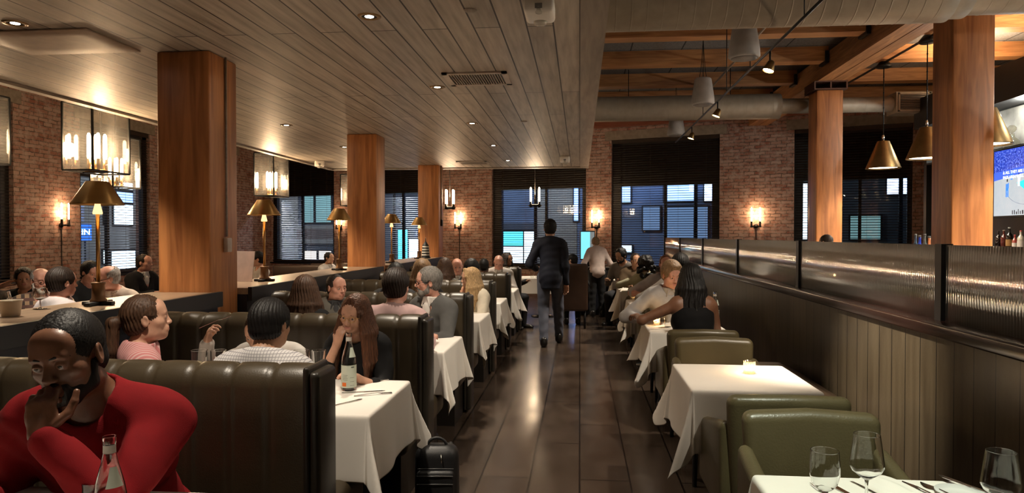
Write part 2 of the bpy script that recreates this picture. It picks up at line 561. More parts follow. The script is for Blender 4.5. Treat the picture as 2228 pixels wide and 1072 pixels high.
SILL, HEAD, TRANS = 0.66, 4.16, 2.95
wins = [(wall_s(591), wall_s(727)), (wall_s(818), wall_s(964)), (wall_s(1070), wall_s(1275)),
        (wall_s(1330), wall_s(1565)), (wall_s(1727), wall_s(1985))]
BL = (0, 19.3, 0)
wall_open('wall_back', -11.7, 9.8, 0, ZD, 0.4, [(a, b_, SILL, HEAD) for a, b_ in wins], m_brick, BL, WROT)
LL = (-11.0, 0, 0); LR = math.pi / 2
lw = [(9.7, 12.45), (14.25, 16.75), (18.3, 21.2)]
wall_open('wall_left', -2.2, 23.4, 0, ZD, 0.4, [(a, b_, SILL, HEAD) for a, b_ in lw], m_brick, LL, LR)
MB().bb(-11.4, 10.0, -2.3, -2.1, 0, ZD).build('wall_front', M('dark_plaster', (0.16, 0.12, 0.09), 0.8), kind='structure')
MB().bb(9.6, 9.8, -2.2, 17.0, 0, ZD).build('wall_right', M('dark_bar_paint', (0.03, 0.026, 0.022), 0.6), kind='structure')

def window(n, a, b_, loc, rz, blind_label, jl=0.24, jr=0.24, mull=0.5):
    """dark frame, mullion, glass in a wall opening, then a venetian blind in front (local y is outward)"""
    w = empty('window_%d' % n, loc, rz, kind='structure')
    f = MB()
    f.bb(a, a + jl, 0.10, 0.22, SILL, HEAD); f.bb(b_ - jr, b_, 0.10, 0.22, SILL, HEAD)
    f.bb(a, b_, 0.10, 0.22, HEAD - 0.16, HEAD); f.bb(a, b_, 0.10, 0.22, SILL, SILL + 0.10)
    f.bb(a + jl, b_ - jr, 0.12, 0.20, TRANS - 0.05, TRANS + 0.05)
    f.build('frame', m_frame, w)
    mx = a + jl + (b_ - a - jl - jr) * mull
    MB().bb(mx - 0.035, mx + 0.035, 0.12, 0.20, SILL, HEAD).build('mullion', m_frame, w)
    MB().bb(a + jl, b_ - jr, 0.155, 0.165, SILL + 0.1, TRANS - 0.05).build('glass', m_glasspane, w)
    MB().bb(a + jl, b_ - jr, 0.14, 0.18, TRANS + 0.05, HEAD - 0.16).build('transom_panel', m_black, w)
    MB().bb(a - 0.03, b_ + 0.03, -0.05, 0.10, SILL - 0.05, SILL).build('sill', m_frame, w)
    bl = empty('venetian_blind', loc, rz, blind_label, 'blind', 'dark venetian blinds at the windows')
    s = MB()
    z = SILL + 0.10
    while z < HEAD - 0.12:
        t = 0.30 if z < TRANS else 0.75
        y0, dy, dz = 0.055, 0.024 * math.cos(t), 0.024 * math.sin(t)
        s.add([(a + 0.03, y0 - dy, z - dz), (b_ - 0.03, y0 - dy, z - dz), (b_ - 0.03, y0 + dy, z + dz), (a + 0.03, y0 + dy, z + dz),
               (a + 0.03, y0 - dy, z - dz + .003), (b_ - 0.03, y0 - dy, z - dz + .003), (b_ - 0.03, y0 + dy, z + dz + .003), (a + 0.03, y0 + dy, z + dz + .003)],
              [(0, 3, 2, 1), (4, 5, 6, 7), (0, 1, 5, 4), (2, 3, 7, 6)], 0)
        z += 0.062
    s.build('slats', m_slat, bl)
    MB().bb(a + 0.02, b_ - 0.02, 0.02, 0.09, HEAD - 0.10, HEAD - 0.005).build('head_rail', m_slat, bl)
    MB().bb(a + 0.02, b_ - 0.02, 0.03, 0.08, SILL + 0.03, SILL + 0.06).build('bottom_rail', m_slat, bl)
    cds = MB()
    for q in (0.12, 0.37, 0.63, 0.88):
        x = a + (b_ - a) * q
        cds.bb(x - 0.002, x + 0.002, 0.028, 0.032, SILL + 0.05, HEAD - 0.1)
    cds.build('ladder_cord', M('blind_cord', (0.10, 0.07, 0.05), 0.8), bl)

window(1, *wins[0], BL, WROT, 'dark venetian blind on the back window behind the second square lantern', 0.16, 0.12, 0.45)
window(2, *wins[1], BL, WROT, 'dark venetian blind half hidden behind the farthest timber column', 0.2, 0.2, 0.36)
window(3, *wins[2], BL, WROT, 'dark venetian blind behind the man in the navy suit', 0.28, 0.14, 0.56)
window(4, *wins[3], BL, WROT, 'dark venetian blind glowing blue above the far end of the fluted glass', 0.24, 0.2, 0.5)
window(5, *wins[4], BL, WROT, 'dark venetian blind behind the cone pendant and slim timber column', 0.2, 0.1, 0.56)
window(6, *lw[0], LL, LR, 'dark venetian blind on the side window at the far left edge', 0.2, 0.2, 0.5)
window(7, *lw[1], LL, LR, 'dark venetian blind on the side window behind the nearest brass lamp', 0.15, 0.15, 0.42)
window(8, *lw[2], LL, LR, 'dark venetian blind on the side window hidden behind the nearest timber column', 0.2, 0.2, 0.5)
lt = MB()
for a, b_ in wins: lt.bb(a - 0.18, b_ + 0.18, -0.03, 0.05, HEAD, HEAD + 0.24)
lt.build('trim_3', m_stone, None, BL, WROT, kind='structure')
lt = MB()
for a, b_ in lw: lt.bb(a - 0.18, b_ + 0.18, -0.03, 0.05, HEAD, HEAD + 0.24)
lt.build('trim_4', m_stone, None, LL, LR, kind='structure')

# ---------------------------------------------------------------- timber columns
def column(X0, Y0, top, label, w=0.45, r=0.02, switch=False):
    b = MB()
    b.rbox((0, 0, top / 2), (w, w, top), r, 2)
    o = b.build('timber_column', m_col, None, (X0 + w / 2, Y0 + w / 2, 0), 0, label, 'column', 'rough timber columns', 'structure')
    return o
column(-3.42, 5.30, ZC, 'thick timber column beside the two nearest brass lamps')
column(-3.42, 9.88, ZC, 'timber column between the second lantern and the far lamps')
column(-3.42, 14.36, ZC, 'farthest timber column with a striped tower ornament at its foot')
column(4.15, 8.20, 4.28, 'thick dark timber column beside the television')
c2 = column(4.15, 12.66, 4.13, 'slim timber column with a steel cap under the girder')
cp = MB()
cp.bb(-0.28, 0.28, -0.28, 0.28, 4.13, 4.15); cp.bb(-0.28, 0.28, -0.28, 0.28, 4.26, 4.28)
for x in (-0.27, 0, 0.27):
    cp.bb(x - 0.012, x + 0.012, -0.27, 0.27, 4.15, 4.26)
cp.build('column_cap', M('rusty_steel', (0.10, 0.045, 0.03), 0.5, 0.4), c2)
# conduits and switch box on the near column, small junction on the far one
cd = empty('wall_conduit', (-2.97, 5.30, 0), 0, 'thin conduit with small pale switch box on the nearest timber column', 'conduit')
MB().tube([(0.012, 0.24, 1.56), (0.012, 0.24, ZC)], 0.009, 8).build('pipe', m_trim, cd)
MB().rbox((0.02, 0.24, 1.49), (0.04, 0.075, 0.12), 0.008, 2).build('switch_box', M('pale_box', (0.5, 0.42, 0.35), 0.4), cd)
cd = empty('wall_conduit', (-2.97, 14.36, 0), 0, 'thin conduit running down the side of the farthest timber column', 'conduit')
MB().tube([(0.012, 0.2, 1.9), (0.012, 0.2, ZC)], 0.012, 8).build('pipe', m_trim, cd)
MB().rbox((0.02, 0.2, 1.84), (0.04, 0.07, 0.14), 0.008, 2).build('switch_box', m_frame, cd)

# ---------------------------------------------------------------- open ceiling on the right: girder, joists, ledger
g = MB()
g.bb(4.15, 4.37, -2.0, 17.6, 4.28, 4.66); g.bb(4.385, 4.6, -2.0, 17.6, 4.28, 4.66)
tag(g.build('ceiling_girder', m_colr, kind='structure'), 'long paired timber girder resting on the right hand columns', 'beam')
jl = MB()
for i, y in enumerate((2.1, 3.75, 5.4, 7.05, 8.72, 10.39, 12.06, 13.75, 15.42)):
    a = MB(); a.bb(0.19, 4.14, y, y + 0.27, 4.50, ZD); a.bb(4.61, 9.55, y, y + 0.27, 4.50, ZD)
    tag(a.build('ceiling_joist', m_joist, kind='structure'), 'timber joist crossing under the grey roof deck', 'beam', 'timber joists')
    hb = MB()
    for x in (4.08, 4.61): hb.bb(x, x + 0.06, y - 0.02, y + 0.29, 4.46, 4.66)
    tag(hb.build('joist_hanger', m_black, kind='structure'), 'black steel hanger holding a joist on the girder', 'bracket', 'joist hangers')
lg = MB(); lg.bb(wall_s(1284), 8.3, -0.22, 0.0, 4.50, 4.70)
tag(lg.build('wall_ledger', wood('red_timber', (0.16, 0.04, 0.02), (0.30, 0.09, 0.045), 'X', 0.5), None, BL, WROT, kind='structure'), 'reddish timber ledger along the top of the back wall', 'beam')

# ---------------------------------------------------------------- ducts
def duct(name, label, pts, ringstep, Y, z, parent=None):
    """pts: (x, r) along X; ridged spiral duct"""
    t = empty(name, (pts[0][0], Y, z), 0, label, 'duct')
    b = MB(); prof = []
    x0 = pts[0][0]
    for (xa, ra), (xb, rb) in zip(pts[:-1], pts[1:]):
        n = max(1, int(round((xb - xa) / ringstep)))
        for i in range(n):
            x = xa + (xb - xa) * i / n; r = ra + (rb - ra) * i / n
            prof += [(r, x - x0), (r + 0.003, x - x0 + 0.004), (r, x - x0 + 0.008), (r, x - x0 + 0.014), (r, x - x0 + (xb - xa) / n - 0.006)]
    prof.append((pts[-1][1], pts[-1][0] - x0))
    b.lathe(prof, n=40, T=Matrix.Rotation(math.pi / 2, 4, 'Y'))
    b.build('spiral_pipe', m_duct, t)
    return t
d1 = duct('air_duct', 'large round air duct crossing overhead in front of the joists', [(0.19, 0.33), (3.30, 0.33), (3.62, 0.27), (8.5, 0.27)], 0.147, 6.95, 3.93)
h = MB()
for x in (0.9, 2.7, 5.2): h.tube([(x, 0, 0.27), (x, 0, ZD - 3.93)], 0.008, 6)
h.build('hanger_rod', m_blackm, d1)
d2 = duct('air_duct', 'slimmer round air duct near the brick back wall with grille outlet', [(0.22, 0.235), (3.55, 0.235), (3.72, 0.14), (5.72, 0.14)], 0.5, 13.4, 3.99)
bx = MB()
bx.bb(5.50, 6.12, -0.20, 0.20, -0.19, 0.19)
bx.build('outlet_box', m_duct, d2)
gr = MB()
gr.bb(5.54, 6.08, -0.215, -0.20, -0.16, 0.16, 1)
for i in range(9): gr.box((5.81, -0.222, -0.125 + i * 0.031), (0.48, 0.02, 0.006), 0)
gr.bb(5.53, 6.09, -0.225, -0.2, 0.14, 0.17); gr.bb(5.53, 6.09, -0.225, -0.2, -0.17, -0.14)
gr.bb(5.53, 5.56, -0.225, -0.2, -0.17, 0.17); gr.bb(6.06, 6.09, -0.225, -0.2, -0.17, 0.17)
gr.build('outlet_grille', [m_duct, m_black], d2)
h = MB()
for x in (0.7, 2.6): h.tube([(x, 0, 0.22), (x, 0, ZD - 3.99)], 0.008, 6)
h.build('hanger_rod', m_blackm, d2)

# ---------------------------------------------------------------- half walls under the lamps (left)
def half_wall(y0, y1, label, side=0.0):
    t = empty('partition_wall', (0, 0, 0), 0, label, 'partition', None, 'structure')
    MB().bb(-3.38, -2.90, y0, y1, 0, 1.055).build('panel', m_navy, t)
    MB().bb(-3.46, -2.89, y0, y1, 1.055, 1.11).build('ledge', m_ledge, t)
    MB().bb(-2.89, -2.855, y0, y1, 1.0, 1.118).build('nosing', m_black, t)
half_wall(-1.6, 5.28, 'dark half wall with pale wooden ledge running to the nearest timber column')
half_wall(5.77, 9.86, 'dark half wall with pale wooden ledge between the first and second timber columns')
half_wall(10.35, 14.34, 'dark half wall with pale wooden ledge between the second and third timber columns')

# ---------------------------------------------------------------- right partition with fluted glass
pw = empty('partition_wall', (0, 0, 0), 0, 'dark board partition with wooden ledge and fluted glass on top', 'partition', None, 'structure')
MB().bb(1.85, 2.0, -2.0, 15.9, 0, 1.05).build('board_panel', m_panel, pw)
MB().rbox((1.93, 6.95, 1.085), (0.26, 17.9, 0.07), 0.012, 2).build('ledge', m_redwood, pw)
m_flute, nt, b0 = new_mat('fluted_glass')
b0.inputs['Base Color'].default_value = (0.93, 0.95, 0.94, 1)
b0.inputs['Transmission Weight'].default_value = 1.0
b0.inputs['Roughness'].default_value = 0.05
b0.inputs['IOR'].default_value = 1.46
tlf = N(nt, 'ShaderNodeBsdfTranslucent'); tlf.inputs['Color'].default_value = (0.80, 0.78, 0.72, 1)
mxf = N(nt, 'ShaderNodeMixShader'); mxf.inputs[0].default_value = 0.20
nt.links.new(b0.outputs[0], mxf.inputs[1]); nt.links.new(tlf.outputs[0], mxf.inputs[2])
nt.links.new(mxf.outputs[0], nt.nodes['Material Output'].inputs[0])
fl_y = [1.46, 3.86, 6.24, 8.60, 10.98, 13.45, 15.85]
for i in range(len(fl_y) - 1):
    y0, y1 = fl_y[i] + 0.03, fl_y[i + 1] - 0.03
    b = MB()
    pitch = 0.022
    n = int((y1 - y0) / pitch) * 4
    def flp(u, v):
        ph = (u * n / 4) % 1.0
        return (1.915 - 0.0055 * abs(math.sin(math.pi * ph)), y0 + (y1 - y0) * u, 1.12 + 0.40 * v)
    b.grid(flp, n, 1)
    nv = len(b.v)
    b.add([(1.925, y0, 1.12), (1.925, y1, 1.12), (1.925, y1, 1.52), (1.925, y0, 1.52)], [(0, 1, 2, 3)])
    # close the rim
    top = [2 * k + 1 for k in range(n + 1)]; bot = [2 * k for k in range(n + 1)]
    b.f.append(tuple(top + [nv + 2, nv + 3])); b.mi.append(0); b.sm.append(False)
    b.f.append(tuple(list(reversed(bot)) + [nv + 0, nv + 1])); b.mi.append(0); b.sm.append(False)
    b.f.append((0, 1, nv + 3, nv + 0)); b.mi.append(0); b.sm.append(False)
    b.f.append((2 * n + 1, 2 * n, nv + 1, nv + 2)); b.mi.append(0); b.sm.append(False)
    b.build('fluted_glass', m_flute, pw)
for y in fl_y:
    MB().bb(1.89, 1.95, y - 0.033, y + 0.033, 1.115, 1.525).build('post', m_black, pw)
MB().bb(1.90, 1.94, -2.0, 1.43, 1.115, 1.52).build('fluted_glass', m_flute, pw)
# ---------------------------------------------------------------- downlights in the board ceiling
def downlight(x, y, label, power=70, z=ZC, spot=82, col=SOFT):
    t = empty('ceiling_downlight', (x, y, z), 0, label, 'downlight', 'recessed downlights')
    MB().lathe([(0.052, 0.0), (0.056, -0.008), (0.078, -0.006), (0.082, 0.001)], n=28, capb=False, capt=False).build('trim_ring', m_brassd, t)
    b = MB(); b.lathe([(0.053, -0.002), (0.05, 0.0), (0.046, 0.004)], n=24, capt=True)
    b.build('reflector', m_frame, t)
    b = MB(); b.lathe([(0.0, -0.003), (0.028, -0.0035), (0.030, -0.002)], n=20)
    b.build('lens', m_lens, t)
    light('SPOT', 'downlight_lamp', (0, 0, -0.02), power, col, t, 0.03, spot, 0.55)
    return t
names_r = ['overhead behind the viewer', 'over the nearest booth table, out of view', 'close to the top edge above the second booth bench', 'left of the square ceiling vent',
           'beyond the square ceiling vent', 'second past the square ceiling vent', 'farthest of the aisle row, by the far vent']
for i, y in enumerate((0.1, 2.35, 4.6, 6.85, 9.1, 11.36, 13.65)):
    downlight(-1.43, y, 'small recessed ceiling downlight ' + names_r[i], 62)
names_l = ['above the left booths behind the viewer', 'above the left ledge, out over the first lamp', 'at the far left beside the pale ceiling panel',
           'hidden just behind the nearest timber column', 'between the two nearest timber columns', 'just left of the second timber column', 'behind the second timber column']
for i, y in enumerate((0.0, 2.25, 4.5, 6.75, 9.0, 11.3, 13.5)):
    downlight(-3.95, y, 'small recessed ceiling downlight ' + names_l[i], 85)

# ---------------------------------------------------------------- vents, panel, safety lights on the board ceiling
def vent(px, py, w, d, label):
    zd = (ZC - CAMZ) * FPX / (512 - py); y = zd * 1.0
    x = at(px, y)
    t = empty('ceiling_vent', (x, y, ZC), 0, label, 'vent')
    f = MB()
    for (cx, cy, sx, sy) in ((0, d / 2 - .025, w, .05), (0, -d / 2 + .025, w, .05), (w / 2 - .025, 0, .05, d), (-w / 2 + .025, 0, .05, d)):
        f.box((cx, cy, -0.008), (sx, sy, 0.016))
    f.build('frame', M('vent_paint', (0.50, 0.42, 0.35), .5), t)
    MB().box((0, 0, -0.002), (w - .1, d - .1, 0.003)).build('backing', m_black, t)
    s = MB(); n = 20
    for i in range(n):
        s.box((-w / 2 + .06 + (w - .12) * (i + .5) / n, 0, -0.009), (0.005, d - .1, 0.012))
    s.build('louvres', M('vent_paint', (0.50, 0.42, 0.35), .5), t)
vent(1040, 168, 0.60, 0.52, 'square slatted air vent in the board ceiling near the big downlight row')
vent(1030, 352, 0.62, 0.55, 'far slatted air vent at the end of the board ceiling')
y_ = 5.0
pn = empty('access_panel', (at(118, 4.9), 4.95, ZC - 0.002), 0, 'plain pale square access panel in the board ceiling at far left', 'panel')
MB().rbox((0, 0, -0.007), (0.95, 0.62, 0.014), 0.005, 1).build('panel', M('pale_panel', (0.36, 0.27, 0.20), 0.5), pn)
def safety_light(x, y, z, rz, label, s=1.0):
    t = empty('emergency_light', (x, y, z), rz, label, 'safety light', 'white emergency lights')
    b = MB(); b.rbox((0, 0, -0.055 * s), (0.19 * s, 0.27 * s, 0.11 * s), 0.03 * s, 3)
    b.build('housing', m_white, t)
    for k, yy in enumerate((-0.06, 0.07)):
        l = MB(); l.lathe([(0.0, -0.035), (0.035, -0.03), (0.045, -0.012), (0.047, 0.0), (0.03, 0.03)], n=20,
                          T=TR((0, -0.10 * s + 0.0, -0.07 * s), math.radians(60)) if k == 0 else TR((0.0, 0.08 * s, -0.10 * s), 0))
        l.build('lamp_head', M('clear_lamp_head', (0.55, 0.52, 0.45), 0.15, 0.2, var=0.05), t)
    w = MB(); w.box((0, -0.137 * s, -0.075 * s), (0.045 * s, 0.006, 0.03 * s)); w.build('test_window', M('grey_plastic', (0.2, 0.19, 0.18), 0.4), t)
    return t
safety_light(at(1175, 4.45), 4.40, ZC, 0, 'white emergency light at the top edge near the ceiling trim')
safety_light(at(1229, 13.1), 13.1, ZC, 0, 'small white emergency light far along the ceiling above the walking man')
safety_light(at(679, 13.0), 13.4, ZC, 0.4, 'white emergency light at the ceiling edge beside the second lantern')
for px, py, lb in ((1024, 20, 'flat round cover plate near the top edge of the board ceiling'), (1140, 264, 'small sprinkler plate in the board ceiling past the square vent')):
    zd = (ZC - CAMZ) * FPX / (512 - py)
    MB().lathe([(0.0, -0.012), (0.03, -0.011), (0.042, -0.004), (0.045, 0.0)], n=20).build('sprinkler_cover', m_trim, None, (at(px, zd), zd, ZC), 0, lb, 'sprinkler cover')

# ---------------------------------------------------------------- table lamps on the ledges
def make_lamp(loc, label):
    t = empty('ledge_lamp', loc, 0.1, label, 'lamp', 'brass table lamps on the ledge')
    b = MB(); b.rbox((0, 0, 0.012), (0.20, 0.045, 0.024), 0.006, 2); b.rbox((0, 0, 0.013), (0.045, 0.26, 0.024), 0.006, 2)
    b.build('cross_base', m_black, t)
    b = MB(); b.lathe([(0.050, 0.024), (0.050, 0.035), (0.040, 0.045), (0.038, 0.13), (0.043, 0.14), (0.043, 0.15), (0.014, 0.152)], n=24)
    b.build('base', M('bronze_base', (0.20, 0.105, 0.05), 0.4, 0.7), t)
    MB().lathe([(0.0125, 0.15), (0.0125, 0.60)], n=14).build('pole', m_brass, t)
    b = MB(); b.lathe([(0.028, 0.60), (0.03, 0.61), (0.018, 0.66), (0.016, 0.69)], n=18)
    b.build('socket', M('cream_socket', (0.75, 0.55, 0.30), 0.5, emit=(1, 0.6, 0.25), es=0.6), t)
    b = MB(); b.lathe([(0.068, 0.815), (0.158, 0.668), (0.1585, 0.662), (0.155, 0.662), (0.0645, 0.811), (0.068, 0.815)], n=48, capb=False, capt=False)
    b.build('lamp_shade', m_brass, t)
    MB().lathe([(0.0, 0.69), (0.016, 0.695), (0.024, 0.725), (0.016, 0.752), (0.0, 0.757)], n=16).build('bulb', glow('lamp_bulb', (1, 0.72, 0.42), 14.0), t)
    light('POINT', 'lamp_light', (0, 0, 0.735), 14, (1.0, 0.70, 0.40), t, 0.02)
    return t
for px, y, lb in ((213, 4.27, 'brass shaded lamp nearest to the viewer, left of the thick timber column'),
                  (575, 6.65, 'brass shaded lamp just right of the nearest timber column'),
                  (738, 8.85, 'brass shaded lamp just left of the second timber column'),
                  (852, 11.2, 'small brass shaded lamp just right of the second timber column'),
                  (912, 13.35, 'smallest brass shaded lamp, beside the striped tower ornament')):
    make_lamp((at(px, y), y, 1.11), lb)

# striped tower ornament
t = empty('tower_ornament', (at(926, 13.6), 13.6, 1.11), 0, 'black and white striped tower ornament on the ledge by the farthest column', 'ornament')
b = MB()
for i in range(9):
    z0 = 0.03 + i * 0.027; r0 = 0.085 - i * 0.0025
    b.lathe([(r0, z0), (r0 - 0.0025, z0 + 0.027)], n=20, mi=i % 2)
b.lathe([(0.10, 0.0), (0.10, 0.03)], n=20, mi=0)
b.build('striped_body', [m_black, M('chalk_white', (0.75, 0.72, 0.66), 0.6)], t)
b = MB(); b.lathe([(0.055, 0.273), (0.05, 0.28), (0.012, 0.34), (0.004, 0.42)], n=16); b.build('spire', m_black, t)

# ---------------------------------------------------------------- glass box lanterns
def lantern(x, y, zc, label, w=0.38, h=0.80, w2=0.66):
    t = empty('box_lantern', (x, y, zc), 0.0, label, 'lantern', 'square glass lanterns')
    f = MB(); r = 0.010; a = w / 2; a2 = w2 / 2; z = h / 2
    for sx in (-1, 1):
        for sy in (-1, 1): f.box((sx * a, sy * a2, 0), (2 * r, 2 * r, h))
        for zz in (-z, z):
            f.box((sx * a, 0, zz), (2 * r, w2, 2 * r)); f.box((0, sx * a2, zz), (w, 2 * r, 2 * r))
    f.box((0, 0, -z), (w, 0.03, 0.012)); f.box((0, 0, z), (w, 0.03, 0.012))
    f.build('frame', m_blackm, t)
    for q, (px_, py_, sx, sy) in enumerate(((0, -a2, w - .02, .004), (0, a2, w - .02, .004), (-a, 0, .004, w2 - .02), (a, 0, .004, w2 - .02))):
        MB().box((px_, py_, 0), (sx, sy, h - .02)).build('glass_pane', m_thin, t)
    b = MB(); b.lathe([(0.13, -z), (0.13, -z + 0.02), (0.10, -z + 0.03)], n=24)
    for k in range(4):
        q = math.pi / 4 + k * math.pi / 2
        b.lathe([(0.022, -z + 0.03), (0.022, -z + 0.16)], (0.085 * math.cos(q), 0.085 * math.sin(q), 0), 14)
    b.build('bulb_holder', m_brassd, t)
    for k in range(4):
        q = math.pi / 4 + k * math.pi / 2
        MB().lathe([(0.018, -z + 0.16), (0.022, -z + 0.18), (0.022, -z + 0.44), (0.012, -z + 0.47), (0.0, -z + 0.475)],
                   (0.085 * math.cos(q), 0.085 * math.sin(q), 0), 14).build('tube_bulb', m_tubeglow_hot, t)
    s = MB(); s.tube([(0, 0, z), (0, 0, ZD - zc)], 0.012, 8); s.lathe([(0.06, ZD - zc - 0.03), (0.06, ZD - zc)], n=20)
    s.build('stem', m_blackm, t)
    light('POINT', 'lantern_light', (0, 0, -0.12), 40, (1.0, 0.72, 0.44), t, 0.10)
    return t
lantern(at(213, 7.9) , 7.9, 2.74, 'square glass lantern with four glowing tubes left of the nearest column')
lantern(at(592, 12.75), 12.75, 2.72, 'square glass lantern hanging just right of the nearest timber column')
lantern(-7.02, 7.35, 2.82, 'square glass lantern cut off by the left edge of the view')
lantern(at(330, 10.4) - 0.6, 10.4, 2.74, 'square glass lantern hidden behind the nearest timber column')
lantern(-5.95, 17.6, 2.74, 'square glass lantern hidden behind the second timber column')

# ---------------------------------------------------------------- twin tube wall sconces
def sconce(loc, rz, label):
    """local y points out of the wall into the room when rz aligns it"""
    t = empty('wall_sconce', loc, rz, label, 'sconce', 'twin tube wall sconces')
    b = MB(); b.lathe([(0.055, 0), (0.055, 0.02), (0.03, 0.03)], n=20, T=TR((0, 0, 0), -math.pi / 2))
    b.tube([(0, 0.02, 0), (0, 0.10, 0)], 0.02, 10)
    b.build('back_plate', m_blackm, t)
    b = MB(); b.tube([(-0.10, 0.10, 0), (0.10, 0.10, 0)], 0.018, 10)
    for sx in (-1, 1): b.lathe([(0.030, -0.03), (0.032, 0.0), (0.026, 0.02), (0.024, 0.12), (0.020, 0.125)], (sx * 0.10, 0.10, 0), 14)
    b.build('arm_bar', m_blackm, t)
    for sx in (-1, 1):
        MB().lathe([(0.012, 0.12), (0.0145, 0.14), (0.0145, 0.44), (0.010, 0.465), (0, 0.47)], (sx * 0.10, 0.10, 0), 14).build('tube_bulb', m_tubeglow, t)
    b = MB(); b.tube([(0, 0.012, 0), (0, 0.012, -loc[2] + 0.02)], 0.010, 6)
    b.build('wall_cord', m_frame, t)
    light('POINT', 'sconce_light', (0, 0.16, 0.30), 5, AMBER, t, 0.05)
    return t
RB = WROT + math.pi
sconce((-10.99, -10.99 / kx(133), 1.79), -math.pi / 2, 'twin tube wall sconce on the brick pier left of the nearest lamp')
for px, lb in ((742, 'twin tube wall sconce half hidden by the third brass lamp'), (1000, 'twin tube wall sconce on the brick pier right of the farthest column'),
               (1298, 'twin tube wall sconce between the suited man and the blue window'), (1645, 'twin tube wall sconce on the wide brick pier by the cone pendants')):
    sconce(wall_pt(wall_s(px), 0.005, 1.80), RB, lb)

# hanging tube clusters past the end of the board ceiling
def tube_pendant(x, y, z, n, r, label):
    t = empty('tube_pendant', (x, y, z), 0.35, label, 'pendant light', 'hanging tube light clusters')
    b = MB(); b.grid(lambda u, v: ((r + 0.018 * math.cos(v * 6.2832)) * math.cos(u * 6.2832), (r + 0.018 * math.cos(v * 6.2832)) * math.sin(u * 6.2832), 0.022 * math.sin(v * 6.2832)), 32, 8, closeu=True, closev=True)
    b.box((0, 0, 0), (2 * r, 0.02, 0.02)); b.box((0, 0, 0), (0.02, 2 * r, 0.02))
    for k in range(n):
        q = 2 * math.pi * k / n + 0.5
        b.lathe([(0.030, -0.035), (0.030, 0.03), (0.022, 0.035), (0.022, 0.09)], (r * math.cos(q), r * math.sin(q), 0), 12)
    b.build('ring', m_blackm, t)
    for k in range(n):
        q = 2 * math.pi * k / n + 0.5
        MB().lathe([(0.018, 0.09), (0.021, 0.11), (0.021, 0.40), (0.012, 0.42), (0, 0.425)], (r * math.cos(q), r * math.sin(q), 0), 12).build('tube_bulb', m_tubeglow, t)
    MB().tube([(0, 0, 0), (0, 0, ZD - z)], 0.008, 8).build('stem', m_frame, t)
    light('POINT', 'pendant_light', (0, 0, 0.25), 10, WARM, t, 0.10)
tube_pendant(at(979, 15.9), 15.9, zat(979, 452, 15.9), 4, 0.115, 'hanging cluster of glowing tubes beside the farthest timber column')
tube_pendant(at(1164, 16.2), 16.2, zat(1164, 447, 16.2), 4, 0.14, 'hanging cluster of glowing tubes in front of the window above the suited man')

# ---------------------------------------------------------------- right side: cone pendants, speakers, track spots
def cone_pendant(x, y, zb, label):
    t = empty('cone_pendant', (x, y, zb), 0, label, 'pendant light', 'brass cone pendants over the bar')
    b = MB(); b.lathe([(0.095, 0.46), (0.27, 0.01), (0.27, 0.0), (0.262, 0.0), (0.088, 0.452), (0.0, 0.455), (0.0, 0.465), (0.095, 0.46)], n=44, capb=False, capt=False)
    b.build('shade', m_brassd, t)
    MB().lathe([(0.0, 0.02), (0.245, 0.022), (0.248, 0.03)], n=36).build('diffuser', glow('pendant_diffuser', (1, 0.80, 0.52), 5.0), t)
    b = MB(); b.lathe([(0.02, 0.46), (0.02, 0.56), (0.008, 0.57)], n=12); b.build('socket', m_steel, t)
    b = MB(); b.tube([(0, 0, 0.56), (0, 0, 4.42 - zb)], 0.009, 8)
    for i in range(7): b.lathe([(0.008, 0), (0.015, 0.012), (0.008, 0.024)], (0, 0, 0.75 + i * 0.13), 8)
    b.build('chain', m_blackm, t)
    b = MB(); b.lathe([(0.11, 4.40 - zb), (0.13, 4.42 - zb), (0.10, 4.46 - zb), (0.05, 4.52 - zb)], n=20); b.build('canopy', m_blackm, t)
    light('SPOT', 'pendant_spot', (0, 0, 0.015), 60, SOFT, t, 0.2, 130, 0.4)
cone_pendant(at(1920, 12.25), 12.25, 2.70, 'brass cone pendant hanging between the two right hand timber columns')
cone_pendant(at(2014, 10.75), 10.75, 2.70, 'brass cone pendant half hidden by the thick right hand column')
cone_pendant(5.08, 9.2, 2.70, 'brass cone pendant fully hidden behind the thick right hand column')
for y_ in (7.65, 6.1, 4.55): cone_pendant(5.08, y_, 2.70, 'brass cone pendant added past the right edge of the view for bounce light')  # unseen pendants added so light bounces off the counter to the joists
cd = MB(); cd.tube([(5.08, 5.0, 4.47), (5.08, 16.2, 4.47)], 0.02, 8)
cd.build('ceiling_conduit', m_blackm, None, None, 0, 'straight dark conduit feeding the cone pendants', 'conduit')
cd = MB(); cd.tube([(2.52, 4.6, 4.42), (2.52, 15.0, 4.42)], 0.018, 8)
cd.build('ceiling_conduit', m_trim, None, None, 0, 'straight pale conduit running past the hanging speakers', 'conduit')

def speaker(px, y, label):
    t = empty('hanging_speaker', (at(px, y), y, 3.55), 0.3, label, 'speaker', 'pale hanging speakers')
    b = MB(); b.lathe([(0.0, 0.02), (0.14, 0.018), (0.15, 0.0), (0.172, 0.02), (0.168, 0.10), (0.125, 0.39), (0.11, 0.405), (0.0, 0.405)], n=36)
    b.build('cabinet', M('grey_speaker', (0.46, 0.44, 0.43), 0.5), t)
    MB().lathe([(0.0, -0.012), (0.12, -0.008), (0.145, 0.004)], n=32).build('grille', M('speaker_mesh', (0.26, 0.24, 0.23), 0.6, bmp=0.6, bs=400), t)
    b = MB()
    for dx in (-0.06, 0.06): b.tube([(dx, 0, 0.40), (dx * 0.5, 0, 0.58), (0, 0, 1.0)], 0.004, 6)
    b.tube([(0, 0, 1.0), (0, 0, ZD - 3.55)], 0.005, 6)
    b.build('cable', m_blackm, t)
speaker(1617, 7.98, 'largest pale hanging speaker, under the big duct')
speaker(1528, 10.75, 'middle pale hanging speaker below the joists')
